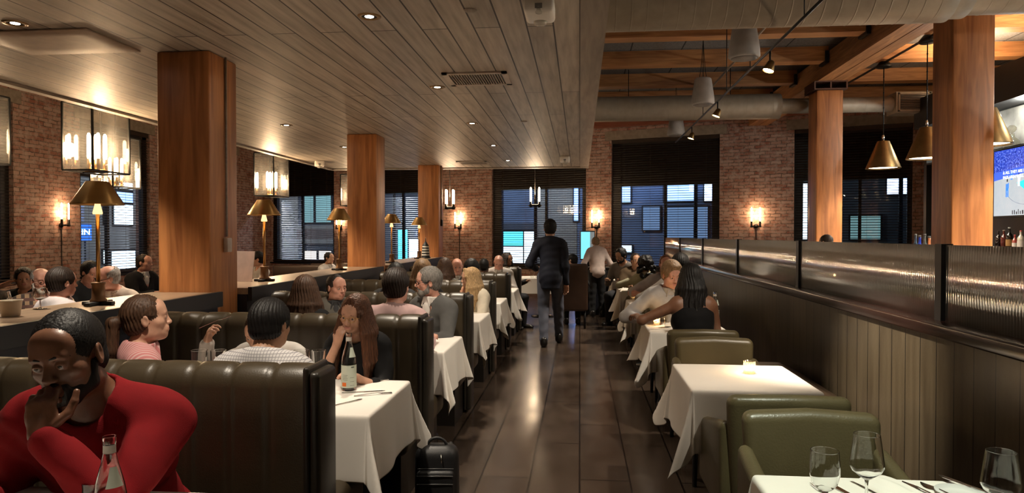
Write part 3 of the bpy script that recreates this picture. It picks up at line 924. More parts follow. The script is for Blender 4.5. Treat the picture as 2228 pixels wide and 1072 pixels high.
speaker(1470, 14.0, 'farthest pale hanging speaker above the blue window')

tr = empty('track_rail', (0, 0, 0), 0, 'thin black lighting rail hung under the joists', 'rail')
rl = MB(); TX, TZ = 1.97, 3.50
rl.tube([(TX, 0.5, TZ), (TX, 14.6, TZ)], 0.014, 8)
rl.build('rail', m_blackm, tr)
for y in (3.0, 6.35, 8.3, 9.6, 11.4):
    MB().tube([(TX, y, TZ), (TX, y, ZD)], 0.006, 6).build('drop_rod', m_blackm, tr)
def track_head(y, aim, power, label, col=SOFT, spot=55, x=TX, z=TZ):
    t = empty('track_spot', (x, y, z), 0, label, 'spotlight', 'spotlights on the black rail')
    MB().tube([(0, 0, 0), (0, 0, -0.12)], 0.010, 8).build('stalk', m_blackm, t)
    d = Vector(aim) - Vector((x, y, z - 0.16))
    q = d.to_track_quat('-Z', 'Y').to_matrix().to_4x4()
    T = Matrix.Translation((0, 0, -0.16)) @ q
    b = MB(); b.lathe([(0.058, -0.06), (0.060, -0.055), (0.035, 0.04), (0.018, 0.055), (0.0, 0.056)], n=22, T=T, capb=False)
    b.build('can', m_brassd, t)
    b = MB(); b.lathe([(0.0, -0.05), (0.052, -0.052)], n=20, T=T, capt=False); b.build('lens', glow('track_lens', (1, 0.85, 0.62), 25.0), t)
    light('SPOT', 'track_lamp', tuple(T @ Vector((0, 0, -0.07))), power, col, t, 0.04, spot, 0.5, None).rotation_euler = q.to_euler()
track_head(7.45, (0.9, 7.2, 0.4), 100, 'glowing spotlight nearest on the black rail')
track_head(10.2, (0.8, 10.4, 0.5), 140, 'second glowing spotlight on the black rail')
track_head(12.5, (1.0, 12.6, 0.5), 110, 'farthest small spotlight on the black rail')
downlight(-0.45, 3.55, 'recessed ceiling downlight just past the top edge, tilted at the board partition', 10)
light('SPOT', 'tilted_lamp', (-0.45, 3.55, ZC - 0.035), 330, SOFT, None, 0.03, 30, 1.0, (1.85, 4.45, 0.66))
track_head(1.9, (0.98, 2.35, 0.75), 125, 'spotlight overhead above the nearest set table', (0.93, 1.0, 0.82), 40, 0.9, 3.9)
track_head(3.4, (0.0, 5.6, 0.0), 90, 'spotlight overhead aimed down the aisle', SOFT, 60)

# ---------------------------------------------------------------- booth benches
def make_booth():
    t = empty('booth_bench', (0, 0, 0), 0)
    x0, x1, nch = -0.875, 0.925, 11
    b = MB()
    prof = []
    for z in (0.28, 0.45, 0.65, 0.85, 0.97): prof.append((-0.085, z, -1, 0))
    for k in range(1, 8):
        q = math.pi - k * math.pi / 8
        prof.append((0.085 * math.cos(q), 0.97 + 0.085 * math.sin(q), math.cos(q), math.sin(q)))
    for z in (0.97, 0.85, 0.65, 0.45, 0.28): prof.append((0.085, z, 1, 0))
    ns = nch * 10
    def fn(u, v):
        k = min(len(prof) - 1, int(round(v * (len(prof) - 1))))
        y, z, ny, nz = prof[k]
        ph = (u * nch) % 1.0
        bmpv = 0.009 * (max(0.0, math.sin(math.pi * ph)) ** 0.35) - (0.008 if (ph < 0.01 or ph > 0.99) else 0.002)
        return (x0 + (x1 - x0) * u, y + ny * bmpv, z + nz * bmpv)
    b.grid(fn, ns, len(prof) - 1, flip=True)
    b.build('backrest', m_leather, t)
    e = MB(); e.rbox((0.945, 0, 0.535), (0.05, 0.20, 1.01), 0.022, 3); e.rbox((0.918, 0, 0.545), (0.025, 0.215, 1.03), 0.012, 2)
    e.build('end_panel', M('dark_leather', (0.022, 0.018, 0.013), 0.35, bmp=0.1, bs=150), t)
    for sg in (-1, 1):
        s = MB(); s.rbox((0.0375, sg * 0.325, 0.385), (1.82, 0.46, 0.17), 0.055, 4)
        s.build('seat', m_leather, t)
        s = MB(); s.bb(-0.86, 0.90, min(sg * 0.10, sg * 0.50), max(sg * 0.10, sg * 0.50), 0.0, 0.305)
        s.build('plinth', M('booth_plinth', (0.018, 0.014, 0.011), 0.4), t)
    return t
BOOTHS = ['booth bench behind the man in the red sweater', 'booth bench behind the woman in black with glasses', 'booth bench behind the man in the grey cardigan',
          'booth bench behind the blonde woman in cream', 'booth bench behind the bald man facing the viewer', 'farthest booth bench behind the bald man in white']
b0_ = make_booth()
BX = -1.925
def booth_y(k): return 2.66 + 1.71 * (k - 1)
for k in range(1, 7):
    lb = 'channelled olive leather ' + BOOTHS[k - 1]
    if k == 1:
        b0_.location = (BX - 0.045, booth_y(1), 0); tag(b0_, lb, 'booth bench', 'leather booth benches on the left of the aisle')
    else:
        copy_thing(b0_, (BX, booth_y(k), 0), 0, lb)
        bpy.context.view_layer.update() if False else None
for o in list(COL.objects):
    if o.name.startswith('booth_bench'):
        o['category'] = 'booth bench'; o['group'] = 'leather booth benches on the left of the aisle'

# ---------------------------------------------------------------- tables and cloths
def cloth(w, d, h, seed, hang=(1, 1, 1, 1), name='tablecloth', n=46):
    """square cloth draped over a w x d top at z=0; hang = +x,-x,+y,-y overhang factors"""
    rnd = random.Random(seed)
    ph = [rnd.uniform(0, 6.28) for _ in range(8)]
    fq = [rnd.uniform(9, 13) for _ in range(4)]
    hx1, hx0, hy1, hy0 = (h * q for q in hang)
    def lin(a0, a1, h0, h1, k):
        """dense near the edges"""
        ks = []
        ks += [a0 - h0 * q for q in (1, .86, .72, .58, .44, .30, .18, .09)] + [a0 - .014, a0 - .006, a0, a0 + .012]
        for i in range(1, k): ks.append(a0 + (a1 - a0) * i / k)
        ks += [a1 - .012, a1, a1 + .006, a1 + .014] + [a1 + h1 * q for q in (.09, .18, .30, .44, .58, .72, .86, 1)]
        return ks
    us = lin(-w / 2, w / 2, hx0, hx1, 14); vs = lin(-d / 2, d / 2, hy0, hy1, 14)
    R = 0.012
    def edge(a, flare):
        """horizontal offset and drop for cloth length a past the edge"""
        q = min(a / R, math.pi / 2)
        ox, dz = R * math.sin(q), R * (1 - math.cos(q))
        if a > R * math.pi / 2:
            L = a - R * math.pi / 2
            ox += L * flare; dz += L * math.sqrt(max(0.0, 1 - flare * flare))
        return ox, dz
    def pos(x, y):
        ax = max(abs(x) - w / 2, 0); ay = max(abs(y) - d / 2, 0)
        sx = 1 if x > 0 else -1; sy = 1 if y > 0 else -1
        cr = 0.0025 * math.sin(x * 9 + ph[6]) * math.sin(y * 11 + ph[7])
        if ax <= 0 and ay <= 0: return (x, y, cr * 0.6)
        if ay <= 0:
            side = 0 if sx > 0 else 1
            near = (d / 2 - abs(y)); fade = min(1, near / 0.10)
            fl = 0.03 + 0.04 * (1 - fade) + 0.06 * fade * math.sin(y * fq[side] + ph[side])
            o, dz = edge(ax, max(0.0, min(0.5, fl)))
            return (sx * (w / 2 + o), y + 0.02 * ax * math.sin(y * 17 + ph[4]), -dz)
        if ax <= 0:
            side = 2 if sy > 0 else 3
            near = (w / 2 - abs(x)); fade = min(1, near / 0.10)
            fl = 0.03 + 0.04 * (1 - fade) + 0.06 * fade * math.sin(x * fq[side] + ph[side])
            o, dz = edge(ay, max(0.0, min(0.5, fl)))
            return (x + 0.02 * ay * math.sin(x * 15 + ph[5]), sy * (d / 2 + o), -dz)
        r = math.hypot(ax, ay); th = math.atan2(ay, ax)
        s2 = math.sin(2 * th)
        fl = 0.12 + 0.16 * s2 ** 2 + 0.16 * math.sin(th * 8 + ph[3]) * s2
        o, dz = edge(r, max(0.02, min(0.6, fl)))
        return (sx * (w / 2 + o * math.cos(th)), sy * (d / 2 + o * math.sin(th)), -dz)
    b = MB()
    pts = [pos(x, y) for x in us for y in vs]
    nv = len(vs)
    fs = [(i * nv + j, (i + 1) * nv + j, (i + 1) * nv + j + 1, i * nv + j + 1) for i in range(len(us) - 1) for j in range(nv - 1)]
    b.add(pts, fs, 0, True)
    return b
def finish_cloth(b, loc, label, group):
    o = b.build('tablecloth', m_cloth, None, loc, 0, label, 'tablecloth', group)
    md = o.modifiers.new('thick', 'SOLIDIFY'); md.thickness = 0.003; md.offset = 1
    md = o.modifiers.new('soft', 'SUBSURF'); md.levels = 1; md.render_levels = 1
    return o
def table(x0, x1, y0, y1, label, group, ztop=0.748):
    cx, cy = (x0 + x1) / 2, (y0 + y1) / 2
    t = empty('dining_table', (cx, cy, 0), 0, label, 'table', group)
    MB().rbox((0, 0, ztop - 0.018), (x1 - x0 - 0.03, y1 - y0 - 0.03, 0.034), 0.006, 2).build('tabletop', M('table_wood', (0.10, 0.06, 0.035), 0.5), t)
    b = MB(); b.lathe([(0.04, 0.03), (0.035, ztop - 0.04)], n=16); b.build('pedestal', m_blackm, t)
    b = MB(); b.lathe([(0.24, 0.0), (0.24, 0.012), (0.06, 0.04)], n=28); b.build('base', m_blackm, t)
    return t
LT = ['by the man in red', 'with the tall water bottle by the woman in black', 'in front of the man in the grey cardigan',
      'in front of the blonde woman in cream', 'before the bald man facing the viewer', 'before the bald man in white']
ZT = 0.757
for k in range(6):
    y0 = 1.31 + 1.71 * k
    table(-2.72, -0.955, y0, y0 + 0.74, 'booth dining table ' + LT[k], 'tables between the booth benches')
    finish_cloth(cloth(1.765, 0.74, 0.34, 11 + k, (1, 0.3, 0.8, 0.9)), ((-2.72 - 0.955) / 2, y0 + 0.37, ZT), 'white cloth on the booth table ' + LT[k], 'white cloths on the booth tables')
RT = ['set with wine glasses nearest the viewer', 'with the lone candle jar', 'under the candle by the woman in the tank top', 'beside the man in the grey polo shirt',
      'by the woman with big curly black hair', 'at the far end by the bearded man']
RYC = [2.03, 4.06, 6.22, 8.45, 10.55, 12.7]
for k in range(6):
    table(0.595, 1.245, RYC[k] - 0.36, RYC[k] + 0.36, 'small square dining table ' + RT[k], 'tables along the board partition')
    finish_cloth(cloth(0.65, 0.72, 0.34, 41 + k, (0.5, 1.05, 0.8, 1)), (0.92, RYC[k], ZT), 'white cloth on the small table ' + RT[k], 'white cloths on the small tables')

# ---------------------------------------------------------------- tub chairs
def make_chair():
    t = empty('tub_chair', (0, 0, 0), 0)
    b = MB()
    b.rbox((0, 0.31, 0.60), (0.53, 0.095, 0.50), 0.042, 4, fn=lambda x, y, z: (x * (0.94 + 0.16 * (z - 0.35)), y + 0.10 * (z - 0.45) - 0.35 * x * x, z + 0.012 * (1 - (x / 0.27) ** 2)))
    b.build('backrest', m_leather2, t)
    s = MB(); s.rbox((0, 0.0, 0.40), (0.50, 0.56, 0.13), 0.045, 4); s.build('seat', m_leather2, t)
    for sx in (-1, 1):
        a = MB(); a.rbox((sx * 0.262, 0.03, 0.45), (0.065, 0.56, 0.34), 0.030, 3,
                         fn=lambda x, y, z: (x, y, z + max(0.0, (z - 0.30) / 0.32) * (0.04 + 0.22 * (y - 0.0))))
        a.build('arm', m_leather2, t)
    for sx in (-1, 1):
        for sy in (-1, 1):
            l = MB(); l.tube([(sx * 0.215, sy * 0.22, 0.0), (sx * 0.205, sy * 0.21, 0.34)], [0.014, 0.022], 8)
            l.build('leg', m_black, t)
    return t
ch0 = make_chair()
def place_chair(x, y, rz, label, group, _s=[True]):
    if _s[0]:
        _s[0] = False
        ch0.location = (x, y, 0); ch0.rotation_euler = (0, 0, rz); tag(ch0, label, 'chair', group); return ch0
    c = copy_thing(ch0, (x, y, 0), rz, label, group); c['category'] = 'chair'; return c
CX = 0.93
NR = {1: 'empty chair seen from behind at the lone candle jar table', 2: 'chair the woman in the black tank top sits on',
      3: 'chair hidden behind the man in the grey zip jacket', 4: 'chair of the woman with big curly black hair', 5: 'chair at the near side of the far small table'}
FR = {0: 'empty chair facing the viewer behind the wine glasses', 1: 'empty chair facing the viewer behind the lone candle jar',
      2: 'chair the man in the grey zip jacket sits on', 3: 'chair the man in the grey polo shirt sits on', 4: 'chair the man in the brown shirt sits on', 5: 'farthest chair against the end of the partition'}
for k in range(6):
    if k in NR: place_chair(CX, RYC[k] - 0.55, math.pi, 'green leather tub ' + NR[k], 'leather chairs along the board partition')
    if k in FR: place_chair(CX, RYC[k] + 0.54, 0, 'green leather tub ' + FR[k], 'leather chairs along the board partition')
bn = empty('wall_bench', (1.60, 5.62, 0), 0, 'low brown leather bench against the board partition behind the candle table', 'bench')
MB().rbox((0, 0, 0.37), (0.46, 1.46, 0.15), 0.045, 4).build('seat', M('brown_leather', (0.070, 0.045, 0.028), 0.4, bmp=0.1, bs=150), bn)
MB().bb(-0.20, 0.22, -0.70, 0.70, 0.0, 0.30).build('plinth', m_black, bn)
# ---------------------------------------------------------------- people: smooth blended volumes turned into one skin
def axis_pts(lo, hi, zones, H):
    xs = [lo]
    while xs[-1] < hi:
        x = xs[-1]; h = H
        for a, b, q in zones:
            if a - H <= x <= b: h = min(h, q)
        xs.append(x + h)
    return np.array(xs, dtype=np.float32)

class Vol:
    """signed-distance field on a rectilinear grid"""
    def __init__(s, lo, hi, zones=(), H=0.014):
        s.ax = [axis_pts(lo[k], hi[k], [(c[k] - r, c[k] + r, q) for c, r, q in zones], H) for k in range(3)]
        s.F = np.full([len(a) for a in s.ax], 1.0, dtype=np.float32)
    def block(s, lo, hi):
        sl = []
        for k in range(3):
            i0 = max(0, int(np.searchsorted(s.ax[k], lo[k])) - 1); i1 = min(len(s.ax[k]), int(np.searchsorted(s.ax[k], hi[k])) + 1)
            if i1 <= i0: return None, None
            sl.append(slice(i0, i1))
        X = s.ax[0][sl[0]][:, None, None]; Y = s.ax[1][sl[1]][None, :, None]; Z = s.ax[2][sl[2]][None, None, :]
        return tuple(sl), (X, Y, Z)
    def comb(s, sl, d, k, mode):
        a = s.F[sl]
        if mode == 'add':
            h = np.clip(0.5 + 0.5 * (a - d) / k, 0, 1); s.F[sl] = a + (d - a) * h - k * h * (1 - h)
        elif mode == 'cut':
            d = -d
            h = np.clip(0.5 - 0.5 * (a - d) / k, 0, 1); s.F[sl] = a + (d - a) * h + k * h * (1 - h)
    def cone(s, a, b, ra, rb, k=0.02, mode='add', inf=0.0):
        a = np.array(a, float); b = np.array(b, float); ra += inf; rb += inf
        m = max(ra, rb) + k + 0.03
        sl, P = s.block(np.minimum(a, b) - m, np.maximum(a, b) + m)
        if sl is None: return
        ba = b - a; L2 = max(float(ba @ ba), 1e-9)
        px, py, pz = P[0] - a[0], P[1] - a[1], P[2] - a[2]
        t = np.clip((px * ba[0] + py * ba[1] + pz * ba[2]) / L2, 0, 1)
        d = np.sqrt((px - ba[0] * t) ** 2 + (py - ba[1] * t) ** 2 + (pz - ba[2] * t) ** 2) - (ra + (rb - ra) * t)
        s.comb(sl, d, k, mode)
    def ell(s, c, r, R=None, k=0.02, mode='add', inf=0.0):
        c = np.array(c, float); r = np.array(r, float) + inf
        m = float(r.max()) + k + 0.03
        sl, P = s.block(c - m, c + m)
        if sl is None: return
        q = [P[i] - c[i] for i in range(3)]
        if R is not None:
            q = [q[0] * R[0][i] + q[1] * R[1][i] + q[2] * R[2][i] for i in range(3)]
        k0 = np.sqrt((q[0] / r[0]) ** 2 + (q[1] / r[1]) ** 2 + (q[2] / r[2]) ** 2)
        k1 = np.sqrt((q[0] / r[0] ** 2) ** 2 + (q[1] / r[1] ** 2) ** 2 + (q[2] / r[2] ** 2) ** 2) + 1e-6
        d = np.where(k0 < 0.05, -float(r.min()), k0 * (k0 - 1.0) / k1)
        s.comb(sl, d.astype(np.float32), k, mode)
    def plane(s, p, n, k=0.01):
        """keep the side the normal points away from"""
        n = np.array(n, float); n /= np.linalg.norm(n)
        d = (s.ax[0][:, None, None] - p[0]) * n[0] + (s.ax[1][None, :, None] - p[1]) * n[1] + (s.ax[2][None, None, :] - p[2]) * n[2]
        s.comb((slice(None),) * 3, -d.astype(np.float32), k, 'cut')
    def mesh(s, smooth=1):
        F = s.F
        F[0, :, :] = np.maximum(F[0], .01); F[-1] = np.maximum(F[-1], .01); F[:, 0] = np.maximum(F[:, 0], .01); F[:, -1] = np.maximum(F[:, -1], .01)
        F[:, :, 0] = np.maximum(F[:, :, 0], .01); F[:, :, -1] = np.maximum(F[:, :, -1], .01)
        S = F < 0
        c8 = [(i, j, k) for i in (0, 1) for j in (0, 1) for k in (0, 1)]
        nx, ny, nz = F.shape
        def sub(A, o): return A[o[0]:nx - 1 + o[0], o[1]:ny - 1 + o[1], o[2]:nz - 1 + o[2]]
        cnt = sum(sub(S, o).astype(np.int8) for o in c8)
        act = (cnt > 0) & (cnt < 8)
        I, J, K = np.nonzero(act)
        n = len(I)
        if n == 0: return np.zeros((0, 3)), np.zeros((0, 4), int)
        idx = np.full(act.shape, -1, np.int64); idx[I, J, K] = np.arange(n)
        vals = {o: F[I + o[0], J + o[1], K + o[2]] for o in c8}
        acc = np.zeros((n, 3)); num = np.zeros(n)
        for a in c8:
            for k in range(3):
                if a[k] == 0:
                    b = list(a); b[k] = 1; b = tuple(b)
                    fa, fb = vals[a], vals[b]; m = (fa < 0) != (fb < 0)
                    t = np.where(m, fa / np.where(np.abs(fa - fb) < 1e-9, 1e-9, fa - fb), 0)
                    p = np.zeros((n, 3)); p[:] = a; p[:, k] = t
                    acc[m] += p[m]; num[m] += 1
        P = acc / num[:, None] + np.stack([I, J, K], 1)
        V = np.stack([np.interp(P[:, q], np.arange(len(s.ax[q])), s.ax[q]) for q in range(3)], 1)
        fs = []
        for k in range(3):
            u, w = (k + 1) % 3, (k + 2) % 3
            s0 = [slice(1, -1)] * 3; s1 = [slice(1, -1)] * 3
            s0[k] = slice(0, -1); s1[k] = slice(1, None)
            A, B = S[tuple(s0)], S[tuple(s1)]
            e = np.nonzero(A != B)
            pos = [e[q] + (0 if q == k else 1) for q in range(3)]
            sgn = A[e]
            def cell(du, dw):
                q = [p.copy() for p in pos]; q[u] = q[u] - du; q[w] = q[w] - dw
                return idx[q[0], q[1], q[2]]
            Q = np.stack([cell(1, 1), cell(0, 1), cell(0, 0), cell(1, 0)], 1)
            Q[~sgn] = Q[~sgn][:, ::-1]
            fs.append(Q)
        Q = np.concatenate(fs)
        Q = Q[(Q >= 0).all(1)]
        for _ in range(smooth):
            acc = np.zeros_like(V); num = np.zeros(n)
            for a in range(4):
                b = (a + 1) % 4
                np.add.at(acc, Q[:, a], V[Q[:, b]]); np.add.at(num, Q[:, a], 1)
                np.add.at(acc, Q[:, b], V[Q[:, a]]); np.add.at(num, Q[:, b], 1)
            num[num == 0] = 1
            V = V * 0.5 + 0.5 * acc / num[:, None]
        return V, Q

def vol_object(name, V, Q, mats, mi=None, parent=None):
    me = bpy.data.meshes.new(name)
    me.vertices.add(len(V)); me.vertices.foreach_set('co', V.astype(np.float32).ravel())
    me.loops.add(len(Q) * 4); me.loops.foreach_set('vertex_index', Q.astype(np.int32).ravel())
    me.polygons.add(len(Q)); me.polygons.foreach_set('loop_start', np.arange(0, len(Q) * 4, 4, dtype=np.int32))
    me.polygons.foreach_set('loop_total', np.full(len(Q), 4, np.int32))
    for m in (mats if isinstance(mats, (list, tuple)) else [mats]): me.materials.append(m)
    if mi is not None: me.polygons.foreach_set('material_index', mi.astype(np.int32))
    me.polygons.foreach_set('use_smooth', np.ones(len(Q), bool))
    me.update(calc_edges=True)
    o = bpy.data.objects.new(name, me); COL.objects.link(o)
    if parent: o.parent = parent
    return o

def rotm(rx=0.0, ry=0.0, rz=0.0):
    """degrees; pitch (about x, positive = nod forward), roll (about y), yaw (about z)"""
    return np.array((Matrix.Rotation(math.radians(rz), 3, 'Z') @ Matrix.Rotation(math.radians(-rx), 3, 'X') @ Matrix.Rotation(math.radians(ry), 3, 'Y')))

def skin_mat(name, col, rough=0.48):
    return M('skin_' + name, col, rough, var=0.10, vs=30, bmp=0.08, bs=220, sss=0.10)
SKINS = {'fair': skin_mat('fair', (0.56, 0.31, 0.21)), 'pink': skin_mat('pink', (0.58, 0.29, 0.21)), 'tan': skin_mat('tan', (0.42, 0.22, 0.13)),
         'brown': skin_mat('brown', (0.22, 0.10, 0.055)), 'dark': skin_mat('dark', (0.175, 0.078, 0.044), 0.40)}
LIPS = {'fair': (0.48, 0.20, 0.155), 'pink': (0.50, 0.215, 0.165), 'tan': (0.32, 0.12, 0.09), 'brown': (0.17, 0.065, 0.05), 'dark': (0.14, 0.055, 0.042)}
HAIRC = {'black': (0.0055, 0.004, 0.0035), 'dark': (0.022, 0.013, 0.009), 'brown': (0.060, 0.028, 0.014), 'auburn': (0.095, 0.036, 0.016),
         'blonde': (0.42, 0.27, 0.13), 'dirty': (0.22, 0.13, 0.065), 'grey': (0.27, 0.25, 0.23), 'white': (0.55, 0.52, 0.48), 'salt': (0.15, 0.135, 0.12), 'ginger': (0.16, 0.06, 0.028)}
def hair_mat(c):
    return M('hair_' + c, HAIRC[c], 0.55, spec=0.35,  var=0.45, vs=1.0, bmp=0.5, bs=1.0, stretch=(130, 130, 22))
def check_mat(name, c1, c2, sc, c3=None):
    """woven check or stripe cloth"""
    if name in MATS: return MATS[name]
    m, nt, b = new_mat(name)
    tc = N(nt, 'ShaderNodeTexCoord'); sp = N(nt, 'ShaderNodeSeparateXYZ')
    nt.links.new(tc.outputs['Object'], sp.inputs[0])
    def band(o, w):
        mu = N(nt, 'ShaderNodeMath', operation='MULTIPLY'); mu.inputs[1].default_value = sc; nt.links.new(o, mu.inputs[0])
        fr = N(nt, 'ShaderNodeMath', operation='FRACT'); nt.links.new(mu.outputs[0], fr.inputs[0])
        lt = N(nt, 'ShaderNodeMath', operation='LESS_THAN'); lt.inputs[1].default_value = w; nt.links.new(fr.outputs[0], lt.inputs[0])
        return lt.outputs[0]
    mix = N(nt, 'ShaderNodeMixRGB'); mix.inputs[1].default_value = (*c1, 1); mix.inputs[2].default_value = (*c2, 1)
    if c3 is None:
        nt.links.new(band(sp.outputs['X'], 0.42), mix.inputs[0]); nt.links.new(mix.outputs[0], b.inputs['Base Color'])
    else:
        w = 0.45 if c3 is not True else 0.22
        nt.links.new(band(sp.outputs['X'], w), mix.inputs[0])
        m2 = N(nt, 'ShaderNodeMixRGB'); m2.inputs[2].default_value = (*(c2 if c3 is True else c3), 1)
        nt.links.new(mix.outputs[0], m2.inputs[1]); nt.links.new(band(sp.outputs['Z'], w), m2.inputs[0])
        nt.links.new(m2.outputs[0], b.inputs['Base Color'])
    b.inputs['Roughness'].default_value = 0.85
    MATS[name] = m
    return m
def cloth_mat(name, col, rough=0.85, bs=420, bmp=0.15):
    return M('cloth_' + name, col, rough, var=0.10, vs=14, bmp=bmp, bs=bs, spec=0.25)
m_eye = M('eye_white', (0.42, 0.39, 0.36), 0.15, var=0.0); m_iris = M('eye_iris', (0.035, 0.020, 0.012), 0.1, var=0.0)

def two_bone(sh, wr, l1, l2, hint):
    d = wr - sh; L = np.linalg.norm(d)
    mx = (l1 + l2) * 0.995
    if L > mx: wr = sh + d / L * mx; d = wr - sh; L = mx
    u = d / L
    a = (l1 * l1 - l2 * l2 + L * L) / (2 * L)
    h = math.sqrt(max(0.0, l1 * l1 - a * a))
    hp = np.array(hint, float); hp = hp - u * (hp @ u); hp /= (np.linalg.norm(hp) + 1e-9)
    return sh + u * a + hp * h, wr

def person(x, y, face, label, dist, seat=0.47, lean=6, twist=0, side=0, s=1.0, bulk=1.0, head=(0, 0, 0), la=None, ra=None, lh=None, rh=None,
           le=(-0.5, -0.5, -0.9), re=(0.5, -0.5, -0.9), skin='fair', hair=('short', 'dark'), top='navy', topm=None, sleeve=1.0, sleevem=None,
           trousers=(0.03, 0.03, 0.035), beard=None, glasses=None, female=False, collar=None, jacket=False, stand=None, curl=0.7, lcurl=None, rcurl=None, lthumb=None, rthumb=None,
           ear=True, vneck=0.0, extra=None, strap=False, legs=True, neckfwd=0.0, z0=0.0, category='person'):
    """face: heading in degrees, 0 = away from the viewer (+Y), 180 = towards; local +y is the facing direction, +x the person's right.
    la/ra: wrist positions (left/right hand) in local metres; lh/rh: (finger direction, palm normal)"""
    near = dist < 3.0; mid = dist < 6.5
    hh = 0.0033 if near else (0.0048 if mid else 0.0075)
    H = 0.012 if near else (0.014 if mid else 0.018)
    W = bulk
    A = np.array
    pel = A([0, 0, seat + 0.085]) if stand is None else A([0, 0, stand])
    RT_ = rotm(lean, side, 0)
    Tw = rotm(0, 0, twist)
    def tp(px_, py_, pz_): return pel + RT_ @ (Tw @ (A([px_, py_, pz_]) * s))
    shw = (0.175 if not female else 0.150) * (0.5 + 0.5 * W)
    chest = [('e', tp(0, 0, 0), A([.160 * W, .120 * W, .115]) * s, RT_ @ Tw), ('e', tp(0, .012, .15), A([.140 * W, .108 * W, .15]) * s, RT_ @ Tw),
             ('e', tp(0, .006, .31), A([.158 * W, .112 * W, .165]) * s, RT_ @ Tw)]
    shl, shr = tp(-shw - .01, 0, .425), tp(shw + .01, 0, .425)
    nb = tp(0, -.005, .47)
    RH = RT_ @ Tw @ rotm(head[1] - lean * 0.75, head[2], head[0])
    piv = tp(0, .012 + neckfwd, .535)
    hc = piv + RH @ (A([0, .026, .125]) * s)
    hs = s * 1.0
    def hp(a, b, c): return hc + RH @ (A([a, b, c]) * hs)
    cones = [(tp(-shw + .03, 0, .43), tp(shw - .03, 0, .43), .070 * s, .070 * s), (tp(0, -.02, .50), shl * .8 + nb * .2 + A([0, 0, .03]) * s, .050 * s, .045 * s), (tp(0, -.02, .50), shr * .8 + nb * .2 + A([0, 0, .03]) * s, .050 * s, .045 * s)]
    neck = (tp(0, -.006, .44), hp(0, -.028, -.06), .058 * s * (0.9 if female else 1.03) * (0.6 + .4 * W), .054 * s * (0.88 if female else 1.03) * (0.6 + .4 * W))
    # arms
    l1, l2 = .285 * s, .255 * s
    if la is None: la = (-.16, .40, seat + .325)
    if ra is None: ra = (.16, .40, seat + .325)
    if la[0] == 'h': la = hp(*la[1:])
    if ra[0] == 'h': ra = hp(*ra[1:])
    lel, lwr = two_bone(shl, A(la, float), l1, l2, le)
    rel, rwr = two_bone(shr, A(ra, float), l1, l2, re)
    arms = []
    af = 1.0 if not female else 0.85
    for sh_, el, wr in ((shl, lel, lwr), (shr, rel, rwr)):
        arms.append((sh_, el, .057 * s * af * (.55 + .45 * W), .043 * s * af * (.6 + .4 * W)))
        arms.append((el, wr, .043 * s * af * (.6 + .4 * W), .028 * s * af))
    hands = []
    for wr, el, hd, sd, cu, tc_ in ((lwr, lel, lh, -1, lcurl, lthumb), (rwr, rel, rh, 1, rcurl, rthumb)):
        u = (wr - el) / (np.linalg.norm(wr - el) + 1e-9)
        if hd is None: d, n = u, A([0, 0, -1.0])
        else: d, n = A(hd[0], float), A(hd[1], float)
        d = d / np.linalg.norm(d); n = n - d * (n @ d); n = n / (np.linalg.norm(n) + 1e-9)
        hands.append((wr, d, n, np.cross(d, n) * (-1 if sd < 0 else 1), curl if cu is None else cu, (curl if cu is None else cu) if tc_ is None else tc_))
    # legs
    hl, hr = pel + A([-.088, .03, -.01]) * s, pel + A([.088, .03, -.01]) * s
    lg = []
    feet = []
    if stand is None:
        for hj, sx in ((hl, -1), (hr, 1)):
            kn = A([sx * .11 * s, .43 * s, seat + .045]); an = A([sx * .115 * s, .40 * s, .085])
            if seat > 0.6: an = A([sx * .10 * s, .34 * s, seat - .34])
            lg += [(hj, kn, .086 * s * W ** .5, .060 * s), (kn, an, .058 * s, .040 * s)]
            feet.append((an + A([0, -.04, -.055]), an + A([sx * .02, .15, -.062])))
    else:
        for (kn, an, dr) in legs:
            hj = hl if an[0] < 0 else hr
            kn = A(kn, float); an = A(an, float); dr = A(dr, float)
            lg += [(hj, kn, .088 * s * W ** .5, .060 * s), (kn, an, .058 * s, .040 * s)]
            feet.append((an + dr * -.05 + A([0, 0, -.045]), an + dr * .15 + A([0, 0, -.055])))
    allp = [p for c_ in cones + arms + lg + [neck] for p in (c_[0], c_[1])] + [hc, pel] + [p for f in feet for p in f]
    lo = np.min(allp, 0) - .24; hi = np.max(allp, 0) + .24; lo[2] = max(lo[2], -.01)
    zones = [(hc + RH @ A([0, .02, -.01]), .145, hh)]
    if mid: zones += [(h_[0] + h_[1] * .09, .10, hh if near else .0042) for h_ in hands]
    v = Vol(lo, hi, zones, H)
    for _, c, r, R in chest: v.ell(c, r, R, .05)
    for c in cones: v.cone(*c, k=.04)
    for c in arms: v.cone(*c, k=.025)
    for c in lg: v.cone(*c, k=.03)
    for a, b in feet: v.cone(a, b, .038 * s, .034 * s, .03)
    v.cone(*neck, k=.022)
    # head
    fs_ = hs
    def E(c, r, k=.014, mode='add', R=RH): v.ell(hp(*c), A(r) * fs_, R, k, mode)
    jw = 1.0 if not female else 0.90
    E((0, -.018, .032), (.0745, .094, .084), .01)
    E((0, .022, -.030), (.058 * jw, .066, .082), .03)
    E((0, .040, -.078), (.040 * jw, .042, .030), .03)
    E((0, .066, -.092), (.018 * jw, .018, .017), .02)
    for q in (-1, 1):
        E((q * .046, .048, -.020), (.022, .026, .024), .025)
        E((q * .050 * jw, .010, -.070), (.014, .036, .026), .03)
    v.cone(hp(-.036, .078, .024), hp(.036, .078, .024), .0115 * fs_, .0115 * fs_, .016)
    E((0, .055, .05), (.055, .032, .045), .03)
    for q in (-1, 1): E((q * .031, .094, .004), (.019, .016, .013), .012, 'cut')
    nl = .104 if not female else .100
